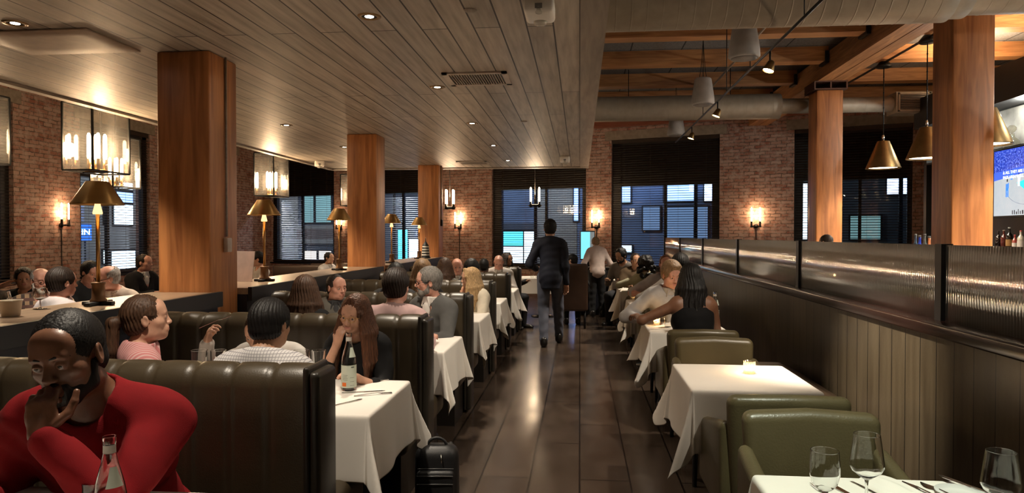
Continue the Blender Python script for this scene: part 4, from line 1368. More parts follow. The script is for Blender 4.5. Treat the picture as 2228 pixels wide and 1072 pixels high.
    v.cone(hp(0, .083, .020), hp(0, nl, -.024), .0072 * fs_, .0105 * fs_, .013)
    E((0, nl + .003, -.028), (.0115, .0100, .0092), .008)
    for q in (-1, 1): E((q * .0125, .096, -.031), (.0080, .0095, .0070), .006)
    E((0, .082, -.058), (.026, .014, .018), .012)
    v.cone(hp(-.017, .0905, -.0525), hp(.017, .0905, -.0525), .0055 * fs_, .0055 * fs_, .006)
    v.cone(hp(-.015, .0895, -.0635), hp(.015, .0895, -.0635), .0066 * fs_, .0066 * fs_, .006)
    if mid: v.cone(hp(-.022, .0985, -.0578), hp(.022, .0985, -.0578), .0016 * fs_, .0016 * fs_, .003, 'cut')
    if ear:
        for q in (-1, 1):
            Re = RH @ rotm(-8, 0, q * -22)
            E((q * .078, -.012, -.004), (.0095, .021, .032), .008, 'add', Re)
            if mid: E((q * .087, -.008, -.002), (.006, .011, .018), .006, 'cut', Re)
    for q in (-1, 1): E((q * .031, .079, .004), (.0155, .0125, .0125), .004)          # eyelids
    for q in (-1, 1): E((q * .031, .0915, .0002), (.0115, .006, .0036), .003, 'cut')
    # hands
    for wr, d, n, l, cu, ct in hands:
        hr_ = s * (1.0 if not female else 0.9)
        R_ = np.stack([l, d, n], 1)
        v.ell(wr + d * .048 * hr_, A([.040, .052, .0165]) * hr_, R_, .018)
        v.cone(wr, wr + d * .03 * hr_, .026 * s * af, .024 * hr_, .015)
        if dist > 9:
            pass
        for i, (ox, fl) in enumerate(((.030, .072), (.0105, .080), (-.0095, .074), (-.028, .060))):
            p = wr + (d * (.088 - .006 * abs(i - 1)) + l * ox) * hr_
            q = 0.0; seg = (.42, .32, .26); rr = (.0092, .0084, .0076, .0066)
            for j in range(3):
                q += cu * (0.55, 0.85, 0.6)[j] * (1 + .08 * (i - 1.5))
                dd = d * math.cos(q) + n * math.sin(q) + l * ox * 1.2 * (1 - min(1, cu))
                p2 = p + dd * fl * seg[j] * hr_ * 1.05
                v.cone(p, p2, rr[j] * hr_, rr[j + 1] * hr_, .004 if j else .008)
                p = p2
        p = wr + (d * .022 + l * .026) * hr_
        for dd, Lh, ra_, rb_ in ((d * .55 + l * .70 + n * .30, .042, .0145, .0115), (d * .85 + l * (.30 - .5 * ct) + n * (.25 + .3 * ct), .032, .0112, .0098), (d * .9 + l * (.05 - .6 * ct) + n * (.2 + .35 * ct), .026, .0095, .0080)):
            dd = dd / np.linalg.norm(dd); p2 = p + dd * Lh * hr_
            v.cone(p, p2, ra_ * hr_, rb_ * hr_, .006); p = p2
    V, Q = v.mesh(1)
    cen = V[Q].mean(1); lc = (cen - hc) @ RH / fs_
    mi = np.zeros(len(Q))
    lips = (np.abs(lc[:, 0]) < .024) & (lc[:, 1] > .078) & (((lc[:, 2] + .0578) / .0105) ** 2 + (lc[:, 0] / .024) ** 2 < 1)
    mi[lips] = 1
    body = vol_object('person', V, Q, [SKINS[skin], M('lips_' + skin, LIPS[skin], 0.4, var=.05)], mi)
    body.location = (x, y, z0); body.rotation_euler = (0, 0, math.radians(face))
    tag(body, label, category)
    def add(name, vol, mat, sm=1, disp=None):
        V, Q = vol.mesh(sm)
        if len(V) == 0: return None
        if disp: V = disp(V)
        return vol_object(name, V, Q, mat, None, body)
    # ---- shirt or jacket
    tm = topm if topm is not None else top
    inf = .014 if not jacket else (.022 if stand is None else .016)
    cu_l = [(arms[0], 1.0), (arms[1], 1.0), (arms[2], 1.0), (arms[3], 1.0)]
    v = Vol(lo, hi, [], .0085 if near else (.011 if mid else .016))
    if female and not jacket:
        chest2 = chest + [('e', tp(q * .07, .085, .29), A([.062, .055, .06]) * s, None) for q in (-1, 1)]
    else: chest2 = chest
    for _, c, r, R in chest2: v.ell(c, r, R, .06, inf=inf)
    if jacket:      # skirt of the jacket
        v.ell(tp(0, -.008, -.02), A([.172 * W, .135 * W, .30]) * s, RT_ @ Tw, .05)
        v.plane(tp(0, 0, -.17), (0, 0, -1), .008)
    if not strap:
        for c in cones: v.cone(*c, k=.05, inf=inf)
        if sleeve > 0:
            for up, fo in ((arms[0], arms[1]), (arms[2], arms[3])):
                q = min(1, sleeve * 2); v.cone(up[0], up[0] + (up[1] - up[0]) * q, up[2], up[2] + (up[3] - up[2]) * q, .03, inf=inf + .002)
                if sleeve > .5:
                    q = (sleeve - .5) * 2 * .93; v.cone(fo[0], fo[0] + (fo[1] - fo[0]) * q, fo[2], fo[2] + (fo[3] - fo[2]) * q, .03, inf=inf)
    # creases
    nrm = RT_ @ Tw
    Xg, Yg, Zg = v.ax[0][:, None, None], v.ax[1][None, :, None], v.ax[2][None, None, :]
    seed = (abs(x) * 7.3 + y * 3.1) % 6.28
    band = np.abs(v.F) < .05
    wr_ = .0042 * np.sin(Zg * 30 + np.abs(Xg) * 34 + seed + 2.2 * np.sin(Xg * 9 + Yg * 11 + seed)) * np.clip(np.abs(Xg) * 6 - .2, .15, 1.0) + .0016 * np.sin(Zg * 63 - Xg * 33 + Yg * 41 + seed + 2 * np.sin(Xg * 15))
    v.F = np.where(band, v.F + wr_ * (1.0 if not near else 1.7), v.F).astype(np.float32)
    # neck opening
    nu = (hp(0, -.03, -.06) - nb); nu = nu / np.linalg.norm(nu)
    fwd = RT_ @ Tw @ A([0, 1.0, 0])
    if strap:
        pl = tp(0, 0, .40); v.plane(pl, RT_ @ Tw @ A([0, .15, 1.0]), .01)
        for q in (-1, 1): v.cone(tp(q * .085, .085, .36), tp(q * .09, -.02, .475), .012, .012, .01); v.cone(tp(q * .09, -.02, .475), tp(q * .085, -.095, .36), .012, .012, .01)
    else:
        v.cone(nb + nu * .025 * s + fwd * .012, nb + nu * .2, .068 * s * (.6 + .4 * W) * (.92 if female else 1), .085 * s, .012, 'cut')
        if vneck > 0:
            for q in np.linspace(0, 1, 6):
                v.ell(tp(0, .105, .455 - vneck * q), A([.055 * (1 - q) + .006, .06, .03]), None, .01, 'cut')
    if not strap and sleeve > .5:
        pass
    shirt = add('jacket' if jacket else ('top' if female else 'shirt'), v, tm, 1)
    # undershirt / collar
    if collar is not None:
        v = Vol(nb - .16, nb + .18, [], .006 if mid else .009)
        c0 = nb + nu * .030 * s + fwd * .004; c1 = nb + nu * .068 * s + fwd * .010
        rr = neck[2] + .016
        v.cone(c0 - nu * .01, c1, rr + .008, rr + .001, .008)
        v.cone(c0 - nu * .06, c1 + nu * .06, rr - .008, rr - .008, .004, 'cut')
        v.plane(c1 + nu * .0 + fwd * .0, nu - fwd * .25, .004)
        v.plane(c0 - nu * .022, -nu, .004)
        for q in (-1, 1):
            v.cone(c1 + fwd * (rr * .92) + (RT_ @ Tw @ A([q * .022, 0, 0])), c0 + fwd * (rr + .018) + (RT_ @ Tw @ A([q * .045, 0, -.035])), .010, .006, .008)
        if jacket or vneck > 0:
            v.ell(tp(0, .088, .415), A([.042, .026, .075]), RT_ @ Tw, .01)
        add('collar', v, collar, 1)
    # cuffs for shirts with long sleeves close to the viewer
    if mid and sleeve > .9 and not jacket:
        for el, wr in ((lel, lwr), (rel, rwr)):
            u = (wr - el) / np.linalg.norm(wr - el); c = wr - u * .035
            v = Vol(c - .09, c + .09, [], .005)
            v.cone(c - u * .022, c + u * .018, .040 * s * af, .039 * s * af, .004); v.plane(c + u * .028, u, .003); v.plane(c - u * .03, -u, .003)
            add('cuff', v, tm, 1)
    # ---- trousers / skirt and shoes
    pm = M('trousers_%02d%02d%02d' % tuple(int(c * 99) for c in trousers), trousers, 0.85, var=.1, vs=12, bmp=.15, bs=300)
    v = Vol(A([lo[0], lo[1], lo[2]]), A([hi[0], hi[1], pel[2] + .26]), [], .014 if not (stand is not None) else .011)
    v.ell(pel, A([.160 * W, .120 * W, .105]) * s, RT_, .05, inf=.010)
    for c in lg: v.cone(c[0], c[1], c[2] + (.013 if stand is None else .016), c[3] + (.013 if stand is None else .019), .03)
    if stand is not None:
        b2 = np.abs(v.F) < .05
        Xg, Yg, Zg = v.ax[0][:, None, None], v.ax[1][None, :, None], v.ax[2][None, None, :]
        v.F = np.where(b2, v.F + .0032 * np.sin(Zg * 52 + Xg * 20 + 2 * np.sin(Xg * 25 + Yg * 9)) * np.clip(1.4 - Zg * 1.6, .15, 1.2), v.F).astype(np.float32)
    v.plane((0, 0, pel[2] + .13), (0, 0, 1), .01)
    add('trousers', v, pm, 1)
    sm_ = M('shoe_leather', (0.012, 0.010, 0.009), 0.3, var=.05)
    for a, b in feet:
        v = Vol(np.minimum(a, b) - .10, np.maximum(a, b) + .10, [], .009)
        v.cone(a, b, .050 * s, .043 * s, .02); v.cone(a + A([0, 0, .03]), a + A([0, 0, .05]), .044, .044, .03); v.plane((0, 0, min(a[2], b[2]) - .033), (0, 0, -1), .006)
        add('shoe', v, sm_, 1)
    # ---- hair
    hm = hair_mat(hair[1]); st = hair[0]
    opt = hair[2] if len(hair) > 2 else {}
    hh2 = .0036 if near else (.0048 if mid else .008)
    if st != 'none':
        lo2 = hc - .17 * hs; hi2 = hc + .17 * hs; lo2[2] -= (.38 if st in ('long', 'pony', 'bigcurly') else .02) * hs
        if st in ('long', 'pony', 'bigcurly'): lo2[:2] -= .10; hi2[:2] += .10
        v = Vol(lo2, hi2, [], hh2)
        th = opt.get('th', {'short': .011, 'buzz': .005, 'fringe': .008, 'thin': .006, 'long': .014, 'pony': .009, 'curly': .026, 'bigcurly': .04, 'top': .016, 'bun': .010}.get(st, .01))
        def HE(c, r, k=.012, mode='add', R=RH): v.ell(hp(*c), A(r) * hs, R, k, mode)
        HE((0, -.020, .034), (.0745 + th, .094 + th, .084 + th * 1.2), .01)
        if st in ('short', 'curly', 'top', 'buzz', 'fringe', 'thin', 'pony', 'bun'):
            HE((0, -.045, -.03), (.066 + th * .6, .062 + th * .6, .055), .02)
        # face and ears free
        fl = opt.get('line', 0.0)
        HE((0, .118 if st in ('pony', 'bun') else .100, -.030 + fl), (.072, .078, .108), .012, 'cut')
        HE((0, .045, -.085), (.10, .075, .072), .010, 'cut')
        v.plane(hp(0, -.03, -.082), RH @ A([0, .25, -1.0]), .008) if st not in ('long', 'bigcurly') else None
        if st not in ('long', 'bigcurly', 'curly'):
            for q in (-1, 1): HE((q * .085, .004, -.022), (.022, .030, .042), .008, 'cut')
        if st == 'fringe':
            HE((0, .02, .085), (.072, .105, .062), .008, 'cut'); HE((0, .05, .03), (.075, .07, .08), .008, 'cut')
        if st == 'thin':
            HE((0, .075, .075), (.050, .060, .050), .012, 'cut')
            for q in (-1, 1): HE((q * .045, .075, .06), (.022, .05, .03), .010, 'cut')
        if st == 'top':
            HE((0, .035, .105), (.055, .062, .026), .02)
        if st == 'long':
            L = opt.get('len', .30); rnd = random.Random(int(abs(x * 100) + y * 10)); 
            down = A([0, 0, -1.0])
            for k in range(15):
                q = (k / 14 - .5) * 2 * opt.get('arc', 2.15)
                p0 = hp(.074 * math.sin(q), -.020 - .085 * math.cos(q), .02)
                out = RH @ A([.030 * math.sin(q), -.030 * math.cos(q), 0])
                p1 = p0 + out * 1.0 + down * .11
                p2 = p1 + out * (.6 + rnd.uniform(-.3, .5)) + down * (L * .45)
                p3 = p2 + out * rnd.uniform(-.8, .4) + down * (L * .45 * rnd.uniform(.7, 1.1))
                v.cone(p0, p1, .022, .024, .014); v.cone(p1, p2, .024, .022, .012); v.cone(p2, p3, .021, .007, .010)
            v.cone(hp(0, .055, .112), hp(.062, .06, .03), .014, .012, .016); v.cone(hp(.062, .06, .03), hp(.076, .03, -.07), .014, .012, .014)
            v.cone(hp(0, .055, .112), hp(-.062, .06, .03), .014, .012, .016); v.cone(hp(-.062, .06, .03), hp(-.076, .03, -.07), .014, .012, .014)
        if st == 'pony':
            p0 = hp(0, -.115, .02 + opt.get('h', 0)); L = opt.get('len', .24)
            p1 = p0 + RH @ A([0, -.035, -.01]); p2 = p1 + A([0, 0, -1.0]) * L * .5 + RH @ A([0, -.012, 0]); p3 = p2 + A([0, 0, -1.0]) * L * .5
            v.cone(p0, p1, .020, .026, .015); v.cone(p1, p2, .028, .032, .015); v.cone(p2, p3, .030, .008, .012)
        if st == 'bun': HE((0, -.135, .06), (.035, .03, .034), .01)
        if st in ('curly', 'bigcurly'):
            rnd = random.Random(5)
            R1 = .098 if st == 'curly' else .125
            for k in range(60 if st == 'curly' else 130):
                q, w = rnd.uniform(0, 6.28), rnd.uniform(-.55 if st == 'curly' else -1.5, 1)
                if st == 'bigcurly' and w < -.2:
                    p = (R1 * math.cos(q) * 1.05, -.085 + R1 * .80 * math.sin(q), .02 + w * .15)
                    if p[1] > .02: continue
                else:
                    cw = math.sqrt(max(0, 1 - min(1, w * w)))
                    p = (R1 * .84 * cw * math.cos(q), -.02 + R1 * cw * math.sin(q), .035 + R1 * .92 * w)
                    if p[1] > .045 and p[2] < .07: continue
                    if st == 'curly' and p[2] < -.05: continue
                HE(p, (.017, .017, .017) if st == 'curly' else (.028, .028, .028), .012)
        def disp(V):
            l = (V - hc) @ RH
            ang = np.arctan2(l[:, 0], -l[:, 1] + .02)
            a = (.0 if st == 'buzz' else 1.0) * .0022 * np.sin(ang * 46 + 3 * np.sin(l[:, 2] * 22)) + .0014 * np.sin(ang * 97 + l[:, 2] * 60)
            n = l - A([0, -.02, .02]); n[:, 2] *= (.3 if st in ('long', 'pony') else 1); n /= (np.linalg.norm(n, axis=1)[:, None] + 1e-6)
            return V + (n * a[:, None]) @ RH.T
        add('hair', v, hm, 1, disp)
    if mid or beard:
        if beard:
            v = Vol(hc - .14 * hs, hc + .14 * hs, [], hh2)
            for q in (-1, 1):
                v.cone(hp(q * .066, .004, -.025), hp(q * .056, .020, -.074), .012, .019, .014); v.cone(hp(q * .056, .020, -.074), hp(q * .025, .062, -.096), .019, .022, .016); v.cone(hp(q * .050, .030, -.060), hp(q * .030, .070, -.080), .014, .016, .016)
                v.cone(hp(q * .004, .096, -.044), hp(q * .026, .084, -.058), .0075, .0065, .006); v.cone(hp(q * .028, .082, -.058), hp(q * .026, .072, -.088), .0085, .015, .010)
            v.cone(hp(-.025, .066, -.098), hp(.025, .066, -.098), .020, .020, .014)
            v.ell(hp(0, .080, -.080), A([.014, .012, .010]), RH, .01)
            add('beard', v, hair_mat(beard), 1)
    # ---- eyes, brows
    if dist < 12:
        for q in (-1, 1):
            b = MB()
            c = hp(q * .031, .0790, .0022); r = .0116 * hs
            look = RH @ A([0, 1, 0])
            T = Matrix.Translation(Vector(c)) @ Vector(look).to_track_quat('Z', 'Y').to_matrix().to_4x4()
            prof = [(r * math.sin(math.pi * k / 18), -r * math.cos(math.pi * k / 18)) for k in range(19)]
            b.lathe(prof[:16], n=12, T=T, mi=0, capt=False); b.lathe(prof[15:], n=12, T=T, mi=1, capb=False)
            o = b.build('eye', [m_eye, m_iris], body)
        if mid:
            hb = hair_mat(opt.get('brow', hair[1] if hair[1] not in ('white',) else 'grey'))
            for q in (-1, 1):
                b = MB()
                pts = [hp(q * .012, .0920, .0245), hp(q * .025, .0912, .0278), hp(q * .039, .0830, .0275), hp(q * .052, .0680, .0215)]
                b.tube([tuple(p) for p in pts], [.0022 * hs, .0036 * hs, .0032 * hs, .0014 * hs], 8)
                b.build('eyebrow', hb, body)
    if glasses:
        b = MB()
        for q in (-1, 1):
            ring = [tuple(hp(q * .032 + .022 * math.cos(t_) * (1.0), .104 - .10 * abs(.022 * math.cos(t_) + 0) - (.012 if q * math.cos(t_) > 0 else 0) * abs(math.cos(t_)), .001 + .0175 * math.sin(t_))) for t_ in np.linspace(0, 6.2832, 21)]
            b.tube(ring, .0016 if glasses != 'thick' else .0026, 6)
            b.tube([tuple(hp(q * .054, .088, .006)), tuple(hp(q * .074, .060, .008)), tuple(hp(q * .082, -.008, .010))], .0018 if glasses != 'thick' else .0028, 6)
        b.tube([tuple(hp(-.010, .106, .004)), tuple(hp(0, .110, .008)), tuple(hp(.010, .106, .004))], .0016, 6)
        b.build('eyeglasses', m_blackm if glasses != 'gold' else m_brass, body)
    if extra: extra(body, dict(hp=hp, tp=tp, lwr=lwr, rwr=rwr, lel=lel, rel=rel, nb=nb, hc=hc, RH=RH))
    return body
# ---------------------------------------------------------------- the guests and staff
def P(px, py, Yh, face, label, dist=None, lean=6, seat=0.47, smin=0.90, smax=1.10, head=(0, 0, 0), **kw):
    """seat a person so that the crown of the head is at this image point when the head is at depth Yh"""
    X = at(px, Yh); zt = zat(px, py, Yh)
    cl = math.cos(math.radians(lean)); sl = math.sin(math.radians(lean))
    s = (zt - seat - 0.085) / (0.535 * cl + 0.245)
    s2 = min(smax, max(smin, s))
    off = (0.535 * sl + 0.035) * s2
    f = math.radians(face)
    x, y = X + math.sin(f) * off, Yh - math.cos(f) * off
    dz = zt - (seat + 0.085 + (0.535 * cl + 0.245) * s2)
    d = dist if dist is not None else math.hypot(X, Yh)
    return person(x, y, face, label, d, seat=seat + max(-0.06, min(0.10, dz)), lean=lean, s=s2, head=head, **kw)

CM = cloth_mat
HELD = {}
def held_fork(body, k):
    f = body.rotation_euler.z; w = k['rwr'] + np.array([-.03, -.035, .115])
    HELD['fork'] = (body.location.x + w[0] * math.cos(f) - w[1] * math.sin(f), body.location.y + w[0] * math.sin(f) + w[1] * math.cos(f), w[2])
red = CM('red_knit', (0.21, 0.004, 0.007), 0.9, 500, 0.3)
P(172, 666, 1.97, 188, 'large bearded man in a red sweater resting chin on his fist', 1.9, lean=27, bulk=1.14, skin='dark', hair=('buzz', 'black', {'th': .008, 'line': -.006}),
  beard='black', topm=red, head=(0, 5, 8), la=('h', .015, .160, -.150), lh=((.10, -.16, 1.0), (.1, -1.0, -.05)), lcurl=1.15, lthumb=-.15, le=(-.75, .15, -.9), ra=(.22, .42, .80), smax=1.12, trousers=(.02, .02, .025))
P(322, 643, 3.12, -48, 'woman in a pink striped shirt with a ponytail looking right', 3.3, female=True, skin='fair', hair=('pony', 'brown', {'len': .26, 'h': -.01}), topm=check_mat('pink_stripe', (.55, .20, .20), (.62, .40, .38), 70),
  collar=check_mat('pink_stripe', (.55, .20, .20), (.62, .40, .38), 70), head=(-8, -6, 0), la=(-.12, .30, .80), ra=(.14, .30, .80))
P(583, 653, 3.06, -4, 'man in a white checked shirt seen from behind at the near booth', 3.1, bulk=1.12, skin='tan', hair=('short', 'black', {'th': .018}), topm=check_mat('white_check', (.62, .60, .60), (.30, .29, .31), 75, True), head=(-8, 6, 0), lean=12, trousers=(.07, .11, .15))
P(572, 672, 3.95, 176, 'man in a white shirt leaning over his food with a raised fork', 3.9, lean=30, bulk=1.1, skin='fair', hair=('short', 'brown'), topm=CM('white', (.62, .58, .54)), head=(0, 18, 0),
  ra=(.33, .33, .93), rh=((-.25, .1, 1.0), (-.9, -.3, 0)), rcurl=1.05, re=(.7, -.1, -.7), extra=held_fork)
P(772, 640, 3.86, 178, 'woman in black with glasses and long auburn hair, hand at her mouth', 4.0, lean=15, female=True, skin='fair', hair=('long', 'auburn', {'len': .36}), glasses='gold', topm=CM('black', (.006, .0055, .006)), head=(-8, 6, -4),
  ra=('h', .058, .118, -.165), rh=((-.30, .02, 1.0), (-.45, -1.0, 0)), rcurl=.85, re=(.35, .3, -1.0), la=(-.10, .40, .80), sleeve=.72)
P(664, 600, 4.72, 8, 'brown haired woman in black seen from behind in the second booth', 4.9, female=True, skin='fair', hair=('long', 'brown', {'len': .28}), topm=CM('black', (.006, .0055, .006)))
P(729, 597, 5.75, 206, 'balding man in a grey jacket smiling toward the right', 6.0, skin='pink', hair=('thin', 'dark'), beard=None, topm=CM('olive_grey', (.11, .10, .085)), jacket=True, collar=CM('charcoal', (.04, .04, .042)), head=(28, 4, 0))
P(862, 586, 4.72, -4, 'man in a pale pink shirt seen from behind in the second booth', 4.9, skin='pink', hair=('top', 'dark', {'th': .018}), topm=CM('dusty_pink', (.45, .30, .29)), bulk=1.05, collar=CM('dusty_pink', (.45, .30, .29)), re=(.1, -.5, -.9))
P(934, 582, 5.62, 150, 'grey bearded man with black glasses in a grey cardigan', 5.8, skin='pink', hair=('short', 'salt', {'th': .016}), beard='salt', glasses='thick', topm=CM('grey_knit', (.085, .083, .08), .95, 300, .3), collar=CM('white', (.62, .58, .54)), vneck=.16, head=(-38, 2, 0), lean=8)
P(862, 572, 6.45, -6, 'dark haired guest seen from behind beside the brown haired woman in the third booth', 6.8, skin='fair', hair=('short', 'black'), topm=CM('charcoal', (.04, .04, .042)))
P(919, 564, 6.58, 4, 'woman with straight brown hair seen from behind in the third booth', 6.8, female=True, skin='fair', hair=('long', 'dirty', {'len': .26}), topm=CM('black', (.006, .0055, .006)))
P(1026, 582, 7.32, 140, 'blonde woman in a cream blazer with chin on hand', 6.4, female=True, skin='fair', hair=('long', 'blonde', {'len': .27}), topm=CM('cream', (.60, .53, .42)), head=(-30, 4, 0), lean=12,
  ra=('h', .03, .10, -.20), rh=((-.05, -.1, 1.0), (.1, -1.0, 0)), rcurl=1.1, re=(.4, .2, -1.0))
P(994, 561, 8.95, 190, 'bald man in a grey jacket facing the viewer in the fourth booth', 8.0, skin='pink', hair=('none', 'grey'), topm=CM('olive_grey', (.11, .10, .085)), jacket=True, collar=CM('white', (.62, .58, .54)), vneck=.1, head=(6, 6, 0))
P(968, 562, 8.20, 0, 'brown haired woman seen from behind beside the bald man facing the viewer', 8.0, female=True, skin='fair', hair=('long', 'brown', {'len': .22}), topm=CM('olive_grey', (.11, .10, .085)))
P(1026, 566, 8.25, 2, 'black haired guest seen from behind in the fourth booth', 8.0, skin='tan', hair=('curly', 'black'), topm=CM('black', (.006, .0055, .006)))
P(1053, 562, 9.80, 0, 'guest with very short hair and dark skin seen from behind', 9.5, skin='brown', hair=('buzz', 'black'), topm=CM('black', (.006, .0055, .006)))
P(1085, 552, 10.85, 186, 'bald man in a white shirt looking down in the far booth', 10, skin='pink', hair=('none', 'grey'), topm=CM('white', (.62, .58, .54)), collar=CM('white', (.62, .58, .54)), head=(0, 22, 0), lean=10)
P(1103, 550, 11.75, 235, 'dark haired woman behind the bald man in white, facing right', 11.5, female=True, skin='tan', hair=('long', 'dark', {'len': .18}), topm=CM('charcoal', (.04, .04, .042)))
# ---- beyond the ledge on the left
P(50, 584, 6.75, 190, 'guest with black hair at the far left with one arm raised behind the head', 7.5, skin='fair', hair=('short', 'black', {'th': .02}), topm=CM('black', (.006, .0055, .006)), sleeve=.4, ra=('h', .20, -.03, -.06), rh=((-.8, -.1, .5), (-.5, .2, -.8)), rcurl=.3, re=(1, .2, -.1), head=(30, 0, 0))
P(88, 582, 5.62, 222, 'balding man with a grey beard in a plaid shirt beyond the ledge', 6.3, skin='pink', hair=('fringe', 'grey'), beard='white', glasses='thin', topm=check_mat('plaid', (.34, .22, .13), (.05, .035, .03), 17, (.12, .06, .05)), head=(14, 4, 0), bulk=1.1)
P(134, 583, 5.12, -24, 'man in a white shirt seen from behind beyond the ledge', 6.2, skin='pink', hair=('short', 'dark', {'th': .015}), topm=CM('white_lilac', (.60, .55, .56)), collar=CM('white_lilac', (.60, .55, .56)), bulk=1.1, ra=(.25, .38, .84), rcurl=1.2)
P(192, 568, 7.1, 250, 'dark haired guest in black behind the nearest brass lamp', 8, skin='pink', hair=('short', 'black', {'th': .018}), topm=CM('black', (.006, .0055, .006)), head=(0, 14, 0))
P(240, 575, 6.2, 172, 'bald man with glasses in a pale shirt leaning over his table', 7, skin='pink', hair=('fringe', 'grey'), glasses='thick', topm=CM('pale_tan', (.52, .42, .34)), collar=CM('pale_tan', (.52, .42, .34)), head=(-32, 10, 0), lean=16, bulk=1.1)
P(313, 553, 8.6, 258, 'man in a black suit and white collar turned to the right', 9, skin='pink', hair=('thin', 'dark'), topm=CM('black_suit', (.014, .013, .014)), jacket=True, collar=CM('white', (.62, .58, .54)), vneck=.12, head=(14, 0, 0), seat=.5)
P(560, 548, 10.4, 140, 'dark haired man in a pale t-shirt by the side wall', 11, skin='fair', hair=('top', 'black'), topm=CM('pale_grey', (.42, .38, .34)), sleeve=.5, head=(-20, 0, 0), seat=.5)
P(526, 578, 9.3, 30, 'grey haired guest in a dark jacket bent over a menu', 10, skin='fair', hair=('short', 'grey'), topm=CM('black', (.006, .0055, .006)), head=(0, 14, 0), lean=14)
P(716, 549, 12.6, 250, 'dark haired man in a light shirt left of the third brass lamp', 12, skin='tan', hair=('short', 'black'), topm=CM('pale_grey', (.42, .38, .34)), collar=CM('pale_grey', (.42, .38, .34)), seat=.5)
# ---- aisle
V3 = lambda *a: np.array(a, float)
person(at(1197, 9.86), 9.86, 2, 'man in a dark navy suit walking away down the aisle', 6.3, stand=0.985, s=1.04, lean=3, skin='fair', hair=('short', 'black', {'th': .014}), topm=CM('navy_suit', (.016, .018, .030), .7), jacket=True, collar=CM('white', (.62, .58, .54)),
       bulk=.86, trousers=(.085, .092, .125), la=(-.20, .22, 1.08), ra=(.235, .06, .79), lh=((.1, 1, .1), (.6, 0, -.8)), le=(-.5, -.8, -.2), re=(.3, -.8, 0),
       legs=[((-.095, .05, .52), (-.085, -.15, .095), V3(.0, 1, 0)), ((.115, .17, .53), (.13, .27, .095), V3(.1, 1, 0))])
person(at(1300, 13.4), 13.4, 8, 'waitress with a blonde ponytail and black skirt at the service station', 10, stand=.86, s=.93, lean=14, female=True, skin='fair', hair=('pony', 'dirty', {'len': .22}), topm=CM('dusty_white', (.50, .40, .36)), sleeve=.55, head=(0, 34, 0),
       trousers=(.008, .008, .009), la=(-.22, .22, .98), ra=(.20, .25, .98), legs=[((-.09, .04, .48), (-.09, .0, .085), V3(0, 1, 0)), ((.09, .04, .48), (.09, .0, .085), V3(0, 1, 0))])
P(1247, 553, 11.95, 4, 'dark haired guest in the tall brown chair right of the suited man', 11, skin='fair', hair=('short', 'black'), topm=CM('charcoal', (.04, .04, .042)), head=(62, 6, 0))
# ---- small tables on the right
P(1503, 574, 5.95, 8, 'woman in a black tank top with long black hair reaching across the table', 5.0, female=True, skin='brown', hair=('long', 'black', {'len': .40, 'arc': 2.4}), topm=CM('black', (.006, .0055, .006)), strap=True, sleeve=0, lean=10, la=(-.40, .36, .86), lh=((-.3, 1, 0), (0, 0, -1)), le=(-.9, -.3, -.4), smax=1.13, bulk=1.05)
P(1459, 566, 6.62, 186, 'man in a grey zip jacket with wavy hair looking down', 6.0, skin='pink', hair=('top', 'dirty', {'th': .02}), topm=CM('satin_grey', (.36, .34, .33), .45), collar=CM('satin_grey', (.36, .34, .33), .45), head=(8, 14, 0), lean=12, ra=(.25, .30, .80), re=(.9, -.2, -.6))
P(1449, 555, 8.95, 184, 'laughing man with short ginger hair in a grey polo shirt', 7.5, skin='pink', hair=('buzz', 'ginger', {'th': .008}), beard='ginger', topm=CM('light_grey', (.40, .37, .37)), collar=CM('light_grey', (.40, .37, .37)), sleeve=.48, head=(-8, 0, 0), bulk=1.15, ra=(.30, .30, .82), re=(1, -.2, -.4))
P(1480, 553, 7.98, 2, 'guest with thick black hair and a grey sweater seen from behind', 7.5, skin='fair', hair=('short', 'black', {'th': .022}), topm=CM('taupe', (.22, .19, .165)), la=(-.30, .34, .82), le=(-1, -.3, -.4), bulk=1.1)
P(1404, 560, 10.15, 10, 'woman with big curly black hair in a pale green blouse', 8.5, female=True, skin='brown', hair=('bigcurly', 'black'), topm=CM('pale_green', (.42, .40, .28)), la=(-.30, .34, .82), le=(-1, -.3, -.2))
P(1383, 551, 11.15, 182, 'man in a brown jacket behind the curly haired woman', 9.5, skin='tan', hair=('short', 'dark'), topm=CM('brown_jacket', (.085, .055, .03)), jacket=True, head=(6, 0, 0))
P(1354, 539, 12.35, 150, 'bearded man in a taupe sweater at the far small table', 10.5, skin='tan', hair=('curly', 'black', {'th': .016}), beard='black', topm=CM('taupe', (.22, .19, .165)), head=(-10, 16, 0), lean=10)
P(1797, 511, 11.4, 40, 'guest at the bar showing only the top of the head above the fluted glass', 11, skin='fair', hair=('short', 'dark'), topm=CM('navy', (.03, .035, .05)), seat=.74)
# ---------------------------------------------------------------- helper: where an image point meets a horizontal plane
def PZ(px, py, z):
    zd = (CAMZ - z) * FPX / (py - 512.0); k = kx(px)
    Y = zd / (math.cos(YAW) - k * math.sin(YAW))
    return (k * Y, Y, z)

